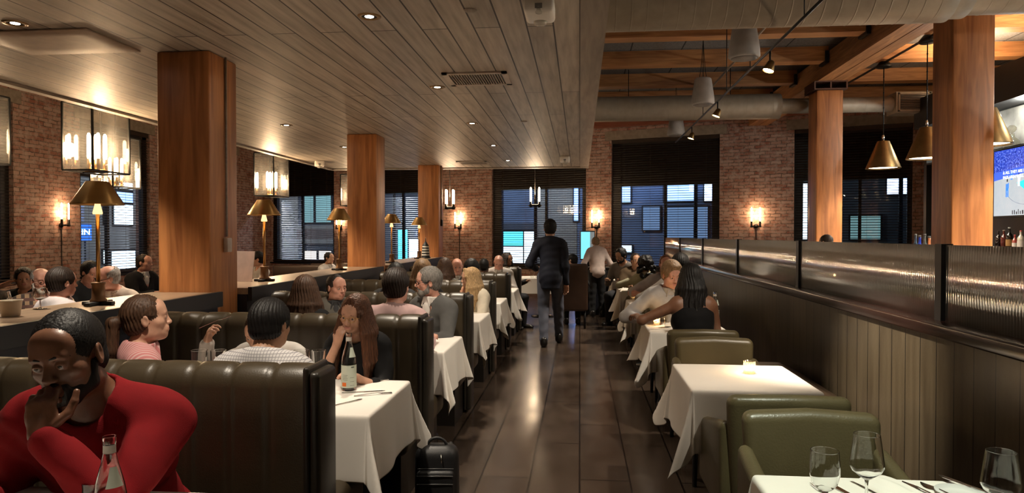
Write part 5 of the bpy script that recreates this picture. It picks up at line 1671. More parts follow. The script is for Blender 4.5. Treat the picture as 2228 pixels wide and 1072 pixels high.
# ---------------------------------------------------------------- things on the set table nearest the viewer
def stemware(name, prof_out, loc, label, group, n=40, wine=0.0, t=0.0016):
    """outer profile foot to rim; builds a thin walled glass"""
    tt = empty(name, loc, 0, label, 'glass', group)
    bowl0 = next(i for i, p in enumerate(prof_out) if len(p) > 2)
    out = [(p[0], p[1]) for p in prof_out]
    inner = [(max(0.0, p[0] - t), p[1] + (0.003 if i == 0 else 0)) for i, p in enumerate(prof_out[bowl0:])]
    inner[0] = (0.0, inner[0][1] + 0.002)
    b = MB(); b.lathe(sup(out + list(reversed(inner))), n=n, capt=False)
    b.build('glass_body', m_stem, tt)
    return tt
WINE = [(0.0, 0.0), (0.038, 0.0), (0.038, 0.002), (0.012, 0.006), (0.0048, 0.016), (0.0042, 0.085), (0.006, 0.098, 1), (0.020, 0.108), (0.040, 0.124), (0.0475, 0.138), (0.047, 0.148), (0.0425, 0.185), (0.036, 0.232)]
GOB = [(0.0, 0.0), (0.034, 0.0), (0.034, 0.002), (0.012, 0.007), (0.0065, 0.016), (0.0065, 0.042), (0.010, 0.050, 1), (0.024, 0.058), (0.037, 0.075), (0.043, 0.100), (0.0425, 0.135), (0.040, 0.172)]
GT = 'glasses on the nearest set table'
stemware('wine_glass', WINE, (at(1890, 2.10), 2.10, ZT), 'wine glass in the middle of the nearest set table', GT)
stemware('water_goblet', GOB, (at(1798, 2.13), 2.13, ZT), 'short stemmed water goblet at the left of the nearest set table', GT)
stemware('wine_glass', WINE, (at(2184, 1.97), 1.97, ZT), 'wine glass at the right edge of the view on the nearest table', GT)

def bend(fn, n): return [fn(i / n) for i in range(n + 1)]
def cutlery(kind, loc, rz, label, L=0.20, group='cutlery on the tables'):
    t = MB(); w0 = 0.0055
    def strip(a, b_, wa, wb, z0, z1, n=6, th=0.0022):
        for i in range(n):
            u0, u1 = i / n, (i + 1) / n
            y0, y1 = a + (b_ - a) * u0, a + (b_ - a) * u1; w_0, w_1 = wa + (wb - wa) * u0, wa + (wb - wa) * u1; h0, h1 = z0 + (z1 - z0) * u0, z0 + (z1 - z0) * u1
            t.add([(-w_0, y0, h0), (w_0, y0, h0), (w_1, y1, h1), (-w_1, y1, h1), (-w_0, y0, h0 + th), (w_0, y0, h0 + th), (w_1, y1, h1 + th), (-w_1, y1, h1 + th)],
                  [(0, 3, 2, 1), (4, 5, 6, 7), (0, 1, 5, 4), (1, 2, 6, 5), (2, 3, 7, 6), (3, 0, 4, 7)], 0, False)
    if kind == 'fork':
        strip(-L * .5, L * .12, .0060, .0030, .001, .008); strip(L * .12, L * .24, .0030, .0115, .008, .003, 4)
        for q in (-1, -.33, .33, 1): t.box((q * .0098, L * .37, .005), (.0030, L * .27, .002))
    elif kind == 'knife':
        strip(-L * .5, 0, .0065, .0055, .001, .002); strip(0, L * .42, .0085, .0100, .001, .001, 4, .0018); strip(L * .42, L * .5, .0100, .003, .001, .001, 3, .0018)
    else:
        strip(-L * .5, L * .16, .0060, .0030, .001, .007)
        t.grid(lambda u, v: ((.0165 * math.sin(math.pi * max(.02, v) ** .8) + .001) * math.cos(u * 6.2832) , L * .14 + v * L * .36, .0045 - .0035 * math.sin(math.pi * v) + .002 * abs(math.cos(u * 3.1416))), 12, 10, closeu=True)
    o = t.build(kind, m_steel, None, loc, rz, label, kind, group)
    return o
p = PZ(1788, 1066, ZT); cutlery('fork', (p[0], p[1] - .07, ZT + .003), 0.12, 'fork left of the goblet on the nearest table')
p = PZ(1836, 1066, ZT); cutlery('knife', (p[0], p[1] - .06, ZT + .003), 0.30, 'butter knife under the goblet on the nearest table', .17)
p = PZ(1978, 1056, ZT); cutlery('spoon', (p[0] + .02, p[1] - .09, ZT + .003), 0.34, 'left of the two dark spoons on the nearest table')
p = PZ(2018, 1058, ZT); cutlery('spoon', (p[0] + .02, p[1] - .09, ZT + .003), 0.34, 'right of the two dark spoons on the nearest table')
p = PZ(2080, 1052, ZT + .012); cutlery('knife', (p[0] + .03, p[1] - .05, ZT + .014), 0.42, 'long knife laid on the right hand plate of the nearest table', .23)
hf = cutlery('fork', HELD['fork'], 0, 'fork held up by the man in the white shirt', .19)
hf.rotation_euler = (.35, 0, -1.25)
def plate(loc, r, label):
    b = MB(); b.lathe([(0.0, 0.002), (r * .6, 0.001), (r * .95, 0.010), (r, 0.012), (r * .99, 0.0145), (r * .64, 0.006), (0.0, 0.006)], n=44, capb=False, capt=False)
    return b.build('plate', M('white_china', (0.74, 0.73, 0.70), 0.18, var=0.02), None, loc, 0, label, 'plate', 'plates on the nearest set table')
p = PZ(2072, 1072, ZT); plate((p[0] + .01, p[1] - .04, ZT + .002), .07, 'small side plate under the long knife on the nearest table')
nk = MB()
nk.grid(lambda u, v: (-.07 + .14 * u, -.09 + .18 * v, .006 + .022 * math.sin(math.pi * u) ** .6 * math.sin(math.pi * v) ** .35 + .003 * math.sin(u * 14 + v * 3)), 22, 18)
nk.grid(lambda u, v: (-.07 + .14 * u, -.09 + .18 * v, .001), 2, 2, flip=True)
p = PZ(1925, 1060, ZT); nk.build('napkin', m_cloth, None, (p[0], p[1] - .04, ZT + .002), 0.3, 'folded white napkin beside the middle wine glass', 'napkin')

# ---------------------------------------------------------------- candle jars
def candle(px, py, label, r=0.034, h=0.072):
    p = PZ(px, py, ZT)
    t = empty('candle_jar', (p[0], p[1], ZT + .002), 0, label, 'candle', 'faceted candle jars on the small tables')
    b = MB()
    def fac(u, v):
        f = (int(round(u * 24)) + int(round(v * 6))) % 2
        rr = r * (0.96 + 0.06 * f)
        return (rr * math.cos(u * 6.2832), rr * math.sin(u * 6.2832), 0.002 + h * v)
    b.grid(fac, 24, 6, closeu=True, smooth=False)
    b.build('jar', clear_glass('candle_glass', (1.0, 0.93, 0.82), 1.5, 0.05, 0.12), t)
    MB().lathe([(0.0, 0.003), (r * .82, 0.003), (r * .82, 0.022), (0.0, 0.024)], n=20).build('wax', M('wax', (0.75, 0.62, 0.45), 0.4, emit=(1, .6, .25), es=0.3), t)
    MB().lathe([(0.0, 0.026), (0.0055, 0.034), (0.0045, 0.045), (0.0, 0.058)], n=10).build('flame', glow('flame', (1, 0.70, 0.30), 20.0), t)
    light('POINT', 'candle_light', (0, 0, 0.05), 0.8, (1, 0.62, 0.26), t, 0.006)
candle(1632, 814, 'glowing faceted candle jar alone on its white table')
candle(1429, 707, 'glowing faceted candle jar by the outstretched arm', .032, .065)
candle(1378, 648, 'small candle jar on the table of the laughing man', .03, .06)

# ---------------------------------------------------------------- bottles and glasses on the booth tables
def water_bottle(loc, label, level=0.16):
    t = empty('water_bottle', loc, 0.5, label, 'bottle', 'clear water bottles')
    out = [(0.0, 0.0), (0.034, 0.0), (0.0385, 0.006), (0.0385, 0.150), (0.034, 0.178), (0.0205, 0.232), (0.0145, 0.262), (0.0140, 0.280), (0.0162, 0.283), (0.0162, 0.300)]
    inn = [(0.0145, 0.300), (0.0120, 0.280), (0.0125, 0.262), (0.0185, 0.231), (0.032, 0.177), (0.0362, 0.150), (0.0362, 0.008), (0.0, 0.006)]
    MB().lathe(sup(out + inn), n=36, capt=False).build('glass_body', m_stem, t)
    MB().lathe([(0.0393, 0.018), (0.0393, 0.135)], n=36, capb=False, capt=False).build('label', M('pale_label', (0.55, 0.60, 0.50), 0.6, var=0.05), t)
    MB().lathe([(0.0152, 0.258), (0.0148, 0.279)], n=24, capb=False, capt=False).build('neck_label', M('neck_label', (0.55, 0.50, 0.44), 0.5), t)
    b = MB()
    def seal(u, v): 
        q = (-1.0 + 2.0 * u) * .62 * (1 - .45 * v) - 1.1; rr = 0.0350 + (0.0222 - 0.0350) * v
        return ((rr + .0018) * math.cos(q), (rr + .0018) * math.sin(q), 0.176 + 0.050 * v)
    b.grid(seal, 10, 5); b.build('shoulder_label', M('pale_label', (0.55, 0.60, 0.50), 0.6), t)
    b = MB()
    b.grid(lambda u, v: (.0397 * math.cos(-2.75 + .65 * u), .0397 * math.sin(-2.75 + .65 * u), .026 + .020 * v), 8, 1)
    b.build('label_patch', M('label_orange', (0.75, 0.16, 0.02), 0.6), t)
    b = MB()
    for (q0, q1, z0, z1, mi_) in ((-1.45, -1.0, .122, .128, 1), (-2.7, -1.9, .060, .0615, 1), (-2.7, -1.9, .068, .0695, 1), (-2.7, -2.0, .076, .0775, 1), (-2.7, -1.9, .084, .0855, 1), (-1.6, -1.0, .030, .0315, 1), (-1.6, -1.0, .05, .0515, 1), (-1.6, -1.0, .07, .0715, 1)):
        b.grid(lambda u, v: (.0397 * math.cos(q0 + (q1 - q0) * u), .0397 * math.sin(q0 + (q1 - q0) * u), z0 + (z1 - z0) * v), 8, 1)
    o = b.build('label_print', M('label_ink', (0.10, 0.12, 0.10), 0.6), t); o['kind'] = 'stuff'
    return t
p = PZ(758, 850, ZT); water_bottle((p[0], p[1], ZT + .002), 'tall clear water bottle with pale label in front of the woman in black')
water_bottle((at(234, 1.64), 1.64, ZT + .002), 'clear water bottle with its neck in front of the red sweater')
water_bottle((at(1556, 6.42), 6.42, ZT + .002), 'clear water bottle behind the woman in the tank top')
def tumbler(loc, label, r=.036, h=.095, group='tumblers and glasses on the booth tables', candle_=False):
    t = empty('tumbler', loc, 0, label, 'glass', group)
    MB().lathe(sup([(0.0, 0.0), (r * .86, 0.0), (r, h), (r - .0018, h), (r * .86 - .002, .006), (0.0, .005)]), n=32, capt=False).build('glass_body', m_stem, t)
    if candle_: MB().lathe([(0.0, .007), (r * .84, .007), (r * .93, h * .62), (0.0, h * .62)], n=28).build('wax', M('pale_wax', (0.72, 0.62, 0.46), 0.5), t)
    return t
tumbler((at(205, 1.80), 1.80, ZT + .002), 'short glass with a pale candle beside the nearest water bottle', .040, .125, None, True)
for px, Yg, lb in ((432, 3.25, 'stemless glass left of the checked shirt man'), (474, 3.42, 'tall glass just left of the checked shirt man'),
                   (655, 3.45, 'wide glass behind the right shoulder of the checked shirt man'), (692, 3.30, 'flared glass at the right shoulder of the checked shirt man')):
    tumbler((at(px, Yg), Yg, ZT + .002), lb, .040 if px != 692 else .036, zat(px, 762, Yg) - ZT - .002)
fk = PZ(797, 834, ZT)
cutlery('fork', (fk[0] + .02, fk[1] + .02, ZT + .003), -1.0, 'fork right of the tall water bottle', .19)
p = PZ(790, 855, ZT); cutlery('knife', (p[0], p[1], ZT + .003), -1.25, 'knife lying in front of the tall water bottle', .22)
p = PZ(806, 858, ZT); cutlery('fork', (p[0] + .02, p[1] - .03, ZT + .003), -1.15, 'second fork beside the knife before the tall water bottle', .19)
p = PZ(757, 878, ZT); cutlery('knife', (p[0], p[1], ZT + .003), -0.55, 'knife nearest the table edge by the tall water bottle', .17)
p = PZ(1440, 706, ZT); tumbler((at(1454, 6.2), 6.2, ZT + .002), 'glass standing beside the candle by the outstretched arm', .034, .12, 'tumblers and glasses on the small tables')
tumbler((at(1478, 6.05), 6.05, ZT + .002), 'glass in front of the woman in the tank top', .034, .11, 'tumblers and glasses on the small tables')

# ---------------------------------------------------------------- backpack by the booth
bp = empty('backpack', (-0.81, 3.86, 0), 0.1, 'black backpack standing on the floor by the booth table', 'backpack')
b = MB(); b.rbox((0, 0, 0.195), (0.25, 0.17, 0.37), 0.065, 4, fn=lambda x, y, z: (x * (1.0 - .25 * max(0, z - .28)), y * (1.0 - .9 * max(0, z - .25)), z))
m_bag = M('black_nylon', (0.014, 0.014, 0.015), 0.45, var=.1, bmp=.2, bs=300); b.build('body', m_bag, bp)
b = MB(); b.rbox((0, -0.095, 0.15), (0.21, 0.05, 0.22), 0.03, 3); b.build('front_pocket', m_bag, bp)
b = MB()
for z in (.265, .235, .19, .075): b.tube([(-.10, -.122 + (.035 if z > .25 else 0), z), (0, -.127 + (.035 if z > .25 else 0), z + .003), (.10, -.122 + (.035 if z > .25 else 0), z)], .0035, 6)
b.build('piping', M('grey_piping', (0.10, 0.10, 0.10), .4), bp)
b = MB(); b.tube(bend(lambda u: (.055 * math.cos(math.pi * u), -.01, .368 + .05 * math.sin(math.pi * u)), 10), .009, 8); b.build('handle', m_bag, bp)
b = MB(); b.tube([(.03, -.085, .345), (.034, -.10, .30)], .004, 6); b.build('zip_pull', m_steel, bp)
b = MB()
for q in (-1, 1): b.tube(bend(lambda u: (q * .07, .085 + .05 * math.sin(math.pi * u), .36 - .30 * u), 10), .012, 8)
b.build('shoulder_strap', m_bag, bp)

# ---------------------------------------------------------------- television, shelves and bottles of the bar
XB = 6.30
bb = empty('bar_cabinet', (XB, 0, 0), 0, 'black bar back cabinet with shelves on the far right', 'cabinet')
c = MB(); c.bb(0.25, 0.40, 4.0, 13.4, 0, 3.6); c.bb(-0.18, 0.25, 4.0, 13.4, 3.52, 3.72); c.bb(0, 0.25, 13.3, 13.4, 0, 3.6); c.bb(-0.18, 0.25, 4.0, 13.4, 3.72, 4.05)
c.build('body', m_black, bb)
MB().bb(0.22, 0.25, 4.2, 13.2, 2.92, 3.5).build('niche_back', M('smoky_plaster', (0.30, 0.29, 0.26), .5, var=.5, vs=3), bb)
MB().bb(0.22, 0.25, 4.2, 13.2, 1.02, 1.33).build('bounce_panel', M('bounce_panel_pale', (0.50, 0.46, 0.40), .3, var=.3, vs=5), bb)  # pale panel added to brighten what shows through the fluted glass
for z in (2.88, 1.36, 1.0): MB().bb(-0.02, 0.25, 4.0, 13.35, z - 0.03, z).build('shelf', m_black, bb)
for y in (6.2, 8.4, 11.55): MB().bb(-0.02, 0.02, y - .03, y + .03, 1.0, 3.5).build('upright', m_black, bb)
for y in (5.0, 7.0, 9.0, 10.6, 12.4): light('POINT', 'shelf_fill_light', (0.05, y, 3.40), 16, (0.95, 0.95, 0.85), bb, .04); light('POINT', 'shelf_fill_light', (0.02, y, 1.28), 5, (1, .92, .78), bb, .03)  # lamps without fixtures, added to brighten the bar shelves
ct = empty('bar_counter', (4.98, 0, 0), 0, 'dark bar counter with pale stone top behind the fluted glass', 'counter')
MB().bb(-0.15, 0.40, 4.2, 13.0, 0, 1.02).build('front', m_panel, ct)
MB().rbox((0.12, 8.6, 1.045), (0.72, 9.0, 0.05), .01, 2).build('countertop', M('pale_marble', (0.55, 0.50, 0.44), .2, var=.15, vs=4), ct)
for y in (5.5, 7.5, 9.5, 11.5):
    l = light('AREA', 'joist_fill_light', (XB - 0.05, y, 4.10), 24, (1.0, 0.70, 0.42), None, .5); l.rotation_euler = (math.pi, 0, 0)  # added unseen uplight that brightens the dark joists
    l = light('POINT', 'counter_fill_light', (4.74, y, 0.97), 13, (1.0, 0.72, 0.46), None, .05)  # added unseen lamp that brightens the bar behind the fluted glass
MB().bb(-0.10, -0.06, 4.2, 13.2, 4.05, 4.065).build('added_light_strip', glow('added_strip_glow', (1, .7, .42), 3.0), bb)  # glowing strip added as a fixture for the joist uplight
MB().bb(-0.18, -0.155, 4.4, 12.8, 0.985, 1.0).build('added_light_strip', glow('added_strip_glow', (1, .7, .42), 3.0), ct)  # glowing strip added to go with the added counter lamps
tv = empty('television', (XB - 0.06, 10.27, 2.345), -math.pi / 2, 'wall mounted television showing a basketball game beside the thick column', 'television')
# local x runs along the wall towards the viewer's far side, local y into the wall
MB().rbox((0, 0.03, 0), (1.76, 0.06, 1.03), .012, 2).build('bezel', m_black, tv)
def tvq(b, x0, x1, z0, z1, mi, y=-.0025): b.add([(x0, y, z0), (x1, y, z0), (x1, y, z1), (x0, y, z1)], [(0, 1, 2, 3)], mi)
def emis_noise(name, stops, scale, st):
    m, nt, b_ = new_mat(name); nz = N(nt, 'ShaderNodeTexNoise'); nz.inputs['Scale'].default_value = scale; nz.inputs['Detail'].default_value = 5; nz.inputs['Roughness'].default_value = .8
    nt.links.new(coords(nt), nz.inputs['Vector']); cc = ramp(nt, nz.outputs['Fac'], stops)
    nt.links.new(cc, b_.inputs['Emission Color']); b_.inputs['Emission Strength'].default_value = st; b_.inputs['Base Color'].default_value = (0, 0, 0, 1); b_.inputs['Roughness'].default_value = .2
    return m
tm_ = [emis_noise('screen_crowd', [(.35, (.0, .01, .12)), (.52, (.02, .06, .55)), (.66, (.35, .45, .9)), (.75, (.7, .3, .3))], 34, .45), emis_noise('screen_court', [(.3, (.70, .80, .86)), (.7, (.92, .94, .95))], 2, .24),
       glow('screen_blue', (.02, .06, .45), .8), glow('screen_teal', (.01, .45, .55), .8), glow('screen_player_blue', (.03, .15, .55), .6), glow('screen_player_white', (.75, .72, .72), .6), glow('screen_dark', (.01, .01, .02), .3), glow('screen_line', (.12, .14, .2), .5)]
b = MB()
# picture is seen from -y; local +x points to world -y ... the far edge is at local -x
tvq(b, -.85, .85, -.485, .485, 1, -.001)
b.add([(-.85, -.002, .16), (.85, -.002, .27), (.85, -.002, .485), (-.85, -.002, .485)], [(0, 1, 2, 3)], 0)
b.add([(-.85, -.003, .04), (.85, -.003, .21), (.85, -.003, .27), (-.85, -.003, .16)], [(0, 1, 2, 3)], 2)
b.add([(-.30, -.003, -.02), (.30, -.003, .10), (.75, -.003, -.10), (.10, -.003, -.26)], [(0, 1, 2, 3)], 3)
for i in range(40):
    q0, q1 = math.pi * (.95 + 1.0 * i / 40), math.pi * (.95 + 1.0 * (i + 1) / 40)
    b.add([(-.05 + .50 * math.cos(q0), -.003, -.10 + .24 * math.sin(q0)), (-.05 + .50 * math.cos(q1), -.003, -.10 + .24 * math.sin(q1)), (-.05 + .49 * math.cos(q1), -.003, -.10 + .235 * math.sin(q1)), (-.05 + .49 * math.cos(q0), -.003, -.10 + .235 * math.sin(q0))], [(3, 2, 1, 0)], 7)
def player(x, z, h, mi):
    for (dx, dz, w_, hh_) in ((0, .42 * h, .10 * h, .18 * h), (-.05 * h, .2 * h, .05 * h, .24 * h), (.06 * h, .2 * h, .05 * h, .24 * h), (.09 * h, .48 * h, .04 * h, .14 * h)):
        tvq(b, x + dx - w_, x + dx + w_ * .6, z + dz - hh_, z + dz + hh_ * .6, mi, -.004)
    tvq(b, x - .04 * h, x + .04 * h, z + .62 * h, z + .74 * h, 6, -.004)
for x, z, h, mi in ((-.52, -.20, .34, 4), (-.25, -.06, .24, 5), (-.42, .04, .2, 4), (.2, .0, .24, 5), (.5, -.25, .3, 4)): player(x, z, h, mi)
rnd = random.Random(3)
for i in range(26): 
    x = -.40 + i * .045; tvq(b, x, x + .03 * rnd.uniform(.5, 1), -.47, -.47 + .07 * rnd.uniform(.5, 1.1), 6, -.004)
b.build('screen', tm_, tv)
def tv_text(txt, x, z, size):
    text_mesh('caption', txt, size, glow('caption_white', (.9, .9, .95), 1.0), (x, -.006, z), (math.pi / 2, 0, 0), tv)
tv_text('& ALL THEY ARE BETTER ON THE', -.62, .125, .062)
tv_text('PASS HIGH WELL', -.62, .055, .062)

def bottle(loc, col, h, r, label, glass=True, cap=(0.05, .05, .05), lab=None, name='liquor_bottle', group='bottles along the bar shelves'):
    t = empty(name, loc, 0.3, label, 'bottle', group)
    pr = [(0.0, 0.0), (r, 0.0), (r, h * .58), (r * .85, h * .66), (r * .36, h * .76), (r * .32, h * .92), (r * .36, h * .93), (r * .36, h * .96), (0.0, h * .96)]
    MB().lathe(pr, n=20).build('body', M('bottle_%d%d%d' % tuple(int(q * 99) for q in col), col, .12, var=.1, coat=.5), t)
    MB().lathe([(r * .38, h * .94), (r * .38, h), (0, h)], n=14).build('cap', M('bottle_cap_%d' % int(cap[0] * 99), cap, .4), t)
    if lab: MB().lathe([(r * 1.02, h * .15), (r * 1.02, h * .45)], n=20, capb=False, capt=False).build('label', M('bottle_label_%d' % int(lab[0] * 99), lab, .6), t)
for i, (px, col, h, r, cap, lab, lb) in enumerate(((2172, (.02, .012, .01), .28, .04, (.02, .02, .02), None, 'dark bottle first below the television beside the thick column'), (2184, (.10, .02, .015), .29, .042, (.3, .25, .2), None, 'dark red bottle second below the television'),
        (2196, (.012, .010, .008), .33, .045, (.4, .4, .4), (.30, .16, .05), 'black bottle with brown label below the television'), (2208, (.35, .05, .04), .22, .035, (.6, .1, .1), (.6, .55, .5), 'small red bottle below the television'),
        (2221, (.55, .52, .44), .28, .045, (.6, .6, .55), (.6, .55, .4), 'pale clear bottle below the television at the right edge'))):
    y = (XB + .08) / kx(px); bottle((XB + .08, y, 1.362), col, h, r, lb, True, cap, lab)
y = (XB + .10) / kx(2199)
dc = empty('decanter', (XB + .10, y, 2.882), 0, 'glass decanter with round stopper on the shelf above the television', 'decanter')
MB().lathe([(0.0, 0.0), (0.10, 0.0), (0.115, 0.02), (0.10, 0.09), (0.04, 0.15), (0.03, 0.19), (0.04, 0.20), (0.0, 0.20)], n=24).build('glass_body', clear_glass('decanter_glass', (.9, .88, .8), 1.6, .05, .12), dc)
MB().lathe([(0.0, 0.20), (0.03, 0.22), (0.06, 0.26), (0.06, 0.29), (0.03, 0.325), (0.0, 0.33)], n=20).build('stopper', clear_glass('decanter_glass', (.9, .88, .8), 1.6, .05, .12), dc)
for i, (px, col, h, lb) in enumerate(((1992, (.03, .05, .08), .30, 'added dark bottle on the bar counter left of the thick column'), (2001, (.02, .05, .45), .28, 'added bright blue bottle on the bar counter left of the thick column'), (2012, (.10, .12, .12), .30, 'added grey bottle on the bar counter left of the thick column'), (2022, (.45, .16, .07), .27, 'added orange bottle on the bar counter touching the thick column'))):
    y = 5.05 / kx(px); bottle((5.05, y, 1.072), col, h + .22, .055, lb)  # bottle cluster added where window lights show through
# bar stools
def stool(x, y, label, g='bar stools'):
    t = empty('bar_stool', (x, y, 0), 0, label, 'stool', g)
    MB().rbox((0, 0, .71), (.38, .38, .08), .03, 3).build('seat', m_leather, t)
    for sx in (-1, 1):
        for sy in (-1, 1): MB().tube([(sx * .19, sy * .19, 0), (sx * .15, sy * .15, .69)], .014, 8).build('leg', m_black, t)
    b = MB(); b.tube([(-.175, -.175, .28), (.175, -.175, .28), (.175, .175, .28), (-.175, .175, .28), (-.175, -.175, .28)], .009, 6); b.build('foot_ring', m_blackm, t)
stool(at(1797, 11.4) + .02, 11.38, 'bar stool under the guest at the bar')
for y in (5.6, 6.7, 7.6, 9.4, 10.4): stool(4.45 if y < 8 or y > 9 else 4.3, y, 'empty bar stool in the row seen through the fluted glass')

# ---------------------------------------------------------------- service station and furniture at the back of the aisle
ss = empty('service_station', (0.42, 13.95, 0), 0, 'black service station cabinet in front of the waitress', 'cabinet')
MB().rbox((0, 0, .46), (.85, .42, .92), .01, 1).build('body', m_black, ss)
MB().rbox((0, 0, .935), (.90, .46, .03), .006, 1).build('top', M('grey_top', (.25, .22, .2), .4), ss)
for q in (-1, 1): MB().bb(q * .21 - .19, q * .21 + .19, -.225, -.21, .1, .86).build('door', m_navy, ss)
mo = empty('reflection_glow_panel', (at(1278, 13.9), 13.92, .952), 0.15, 'upright framed glass panel with window reflection painted as glow, beside the waitress', 'screen')
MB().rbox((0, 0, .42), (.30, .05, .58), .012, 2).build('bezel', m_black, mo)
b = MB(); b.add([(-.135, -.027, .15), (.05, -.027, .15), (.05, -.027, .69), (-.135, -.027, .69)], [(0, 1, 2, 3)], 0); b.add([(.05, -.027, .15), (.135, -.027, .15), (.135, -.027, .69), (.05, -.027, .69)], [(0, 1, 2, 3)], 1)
b.build('glowing_reflection', [glow('cyan_reflection_glow', (.14, .50, .62), .55), glow('grey_reflection_glow', (.10, .11, .11), .6)], mo)  # window reflection on the glass panel, painted as emission
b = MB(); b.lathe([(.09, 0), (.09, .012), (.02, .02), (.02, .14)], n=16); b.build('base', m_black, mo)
MB().rbox((0.0, 0, 0), (.14, .10, .14), .02, 2).build('caddy', m_black, None, (0.12, 13.88, 1.02), 0, 'small black caddy on the service station', 'caddy')
hc_ = empty('high_back_chair', (at(1247, 11.85), 11.83, 0), 0, 'tall brown upholstered chair right of the suited man', 'chair')
m_brownl = M('dark_brown_leather', (0.05, 0.026, 0.016), .42, bmp=.1, bs=120)
MB().rbox((0, -.23, .70), (.50, .10, .80), .04, 3, fn=lambda x, y, z: (x, y - .10 * (z - .45), z)).build('backrest', m_brownl, hc_)
MB().rbox((0, .05, .40), (.50, .52, .14), .04, 3).build('seat', m_brownl, hc_)
for sx in (-1, 1):
    for sy in (-1, 1): MB().tube([(sx * .2, .03 + sy * .2, 0), (sx * .2, .03 + sy * .2, .36)], .018, 8).build('leg', m_black, hc_)
table(-1.15, -.25, 13.0, 13.75, 'square dining table at the end of the aisle behind the suited man', None)
finish_cloth(cloth(.9, .75, .30, 77), (-.70, 13.375, ZT), 'white cloth on the table at the end of the aisle', None)
for px, lb in ((1158, 'left glass on the table at the end of the aisle'), (1168, 'right glass on the table at the end of the aisle')):
    tumbler((at(px, 13.2), 13.2, ZT + .002), lb, .036, .12, 'glasses on the table at the end of the aisle')

# ---------------------------------------------------------------- tables and seats beyond the ledge on the left
LG = 'tables beyond the ledge'
def left_set(x, y, w, d, label, chairs=()):
    table(x - w / 2, x + w / 2, y - d / 2, y + d / 2, 'dining table ' + label, LG)
    finish_cloth(cloth(w, d, .28, int(x * -100 + y * 10)), (x, y, ZT), 'white cloth on the table ' + label, 'white cloths beyond the ledge')
left_set(-4.40, 6.02 - .05, .70, .60, 'between the plaid shirt and white shirt men')
left_set(-5.25, 6.75, .50, .5, 'between the bald man in glasses and the guest in black')
left_set(-6.9, 8.65, .6, .6, 'in front of the man in the black suit')
left_set(-5.55, 10.3, .7, .7, 'by the man in the pale t-shirt')
left_set(-4.1, 12.7, .7, .7, 'right of the dark haired man in the light shirt')
seats = [o for o in COL.objects if o.get('category') == 'person' and o.location.x < -3.3]
for o in seats:
    lb = o['label']
    place_chair(o.location.x, o.location.y, o.rotation_euler.z + math.pi, 'leather tub chair beneath the ' + ' '.join(lb.split()[:7]).rstrip(','), 'leather chairs beyond the ledge')
def banquette(x, y, w, rz, label):
    t = empty('low_banquette', (x, y, 0), rz, label, 'banquette', 'brown banquettes beyond the ledge')
    MB().rbox((0, 0.25, .60), (w, .14, .74), .05, 3).build('backrest', m_brownl, t)
    MB().rbox((0, -.05, .36), (w, .55, .16), .05, 3).build('seat', m_brownl, t)
    MB().bb(-w / 2 + .03, w / 2 - .03, -.25, .2, 0, .29).build('plinth', m_black, t)
banquette(at(622, 12.9), 13.3, 1.1, 0, 'brown banquette under the second square lantern')
banquette(at(686, 13.6), 14.2, .9, 0, 'brown banquette left of the dark haired man in the light shirt')
mn = MB(); mn.add([(-.12, 0, 0), (.12, 0, 0), (.12, .05, .30), (-.12, .05, .30), (-.12, .006, 0), (.12, .006, 0), (.12, .056, .30), (-.12, .056, .30)], [(0, 1, 2, 3), (7, 6, 5, 4), (0, 4, 5, 1), (1, 5, 6, 2), (2, 6, 7, 3), (3, 7, 4, 0)])
mn.build('menu_card', M('pink_paper', (.62, .48, .42), .8), None, (at(525, 6.55) , 6.55, 1.112), -.2, 'pale menu card standing on the ledge just right of the nearest column', 'menu')
for px, Yg, lb in ((86, 4.35, 'wine glass at the far left standing on the ledge side table'), (2, 4.3, 'wine glass cut off by the left edge')):
    pass
ledge_things = [(30, 4.05, 'white candle bowl at the far left of the nearest ledge')]
t = empty('candle_bowl', (at(22, 3.62), 3.62, 1.112), 0, ledge_things[0][2], 'bowl')
MB().lathe([(0.0, 0.0), (.045, 0.0), (.055, .085), (.060, .09), (.056, .09), (.042, .012), (0.0, .01)], n=28, capt=False).build('bowl', M('cream_china', (.6, .52, .40), .3), t)
for px, Yg, lb in ((86, 4.0, 'stemmed glass standing on the nearest ledge at the far left'), (4, 3.75, 'stemmed glass cut off by the left edge of the view')):
    stemware('wine_glass', [(a * 1.0, b_ * .55) + tuple(r) for a, b_, *r in WINE], (at(px, Yg), Yg, 1.112), lb, 'stemmed glasses on the nearest ledge')

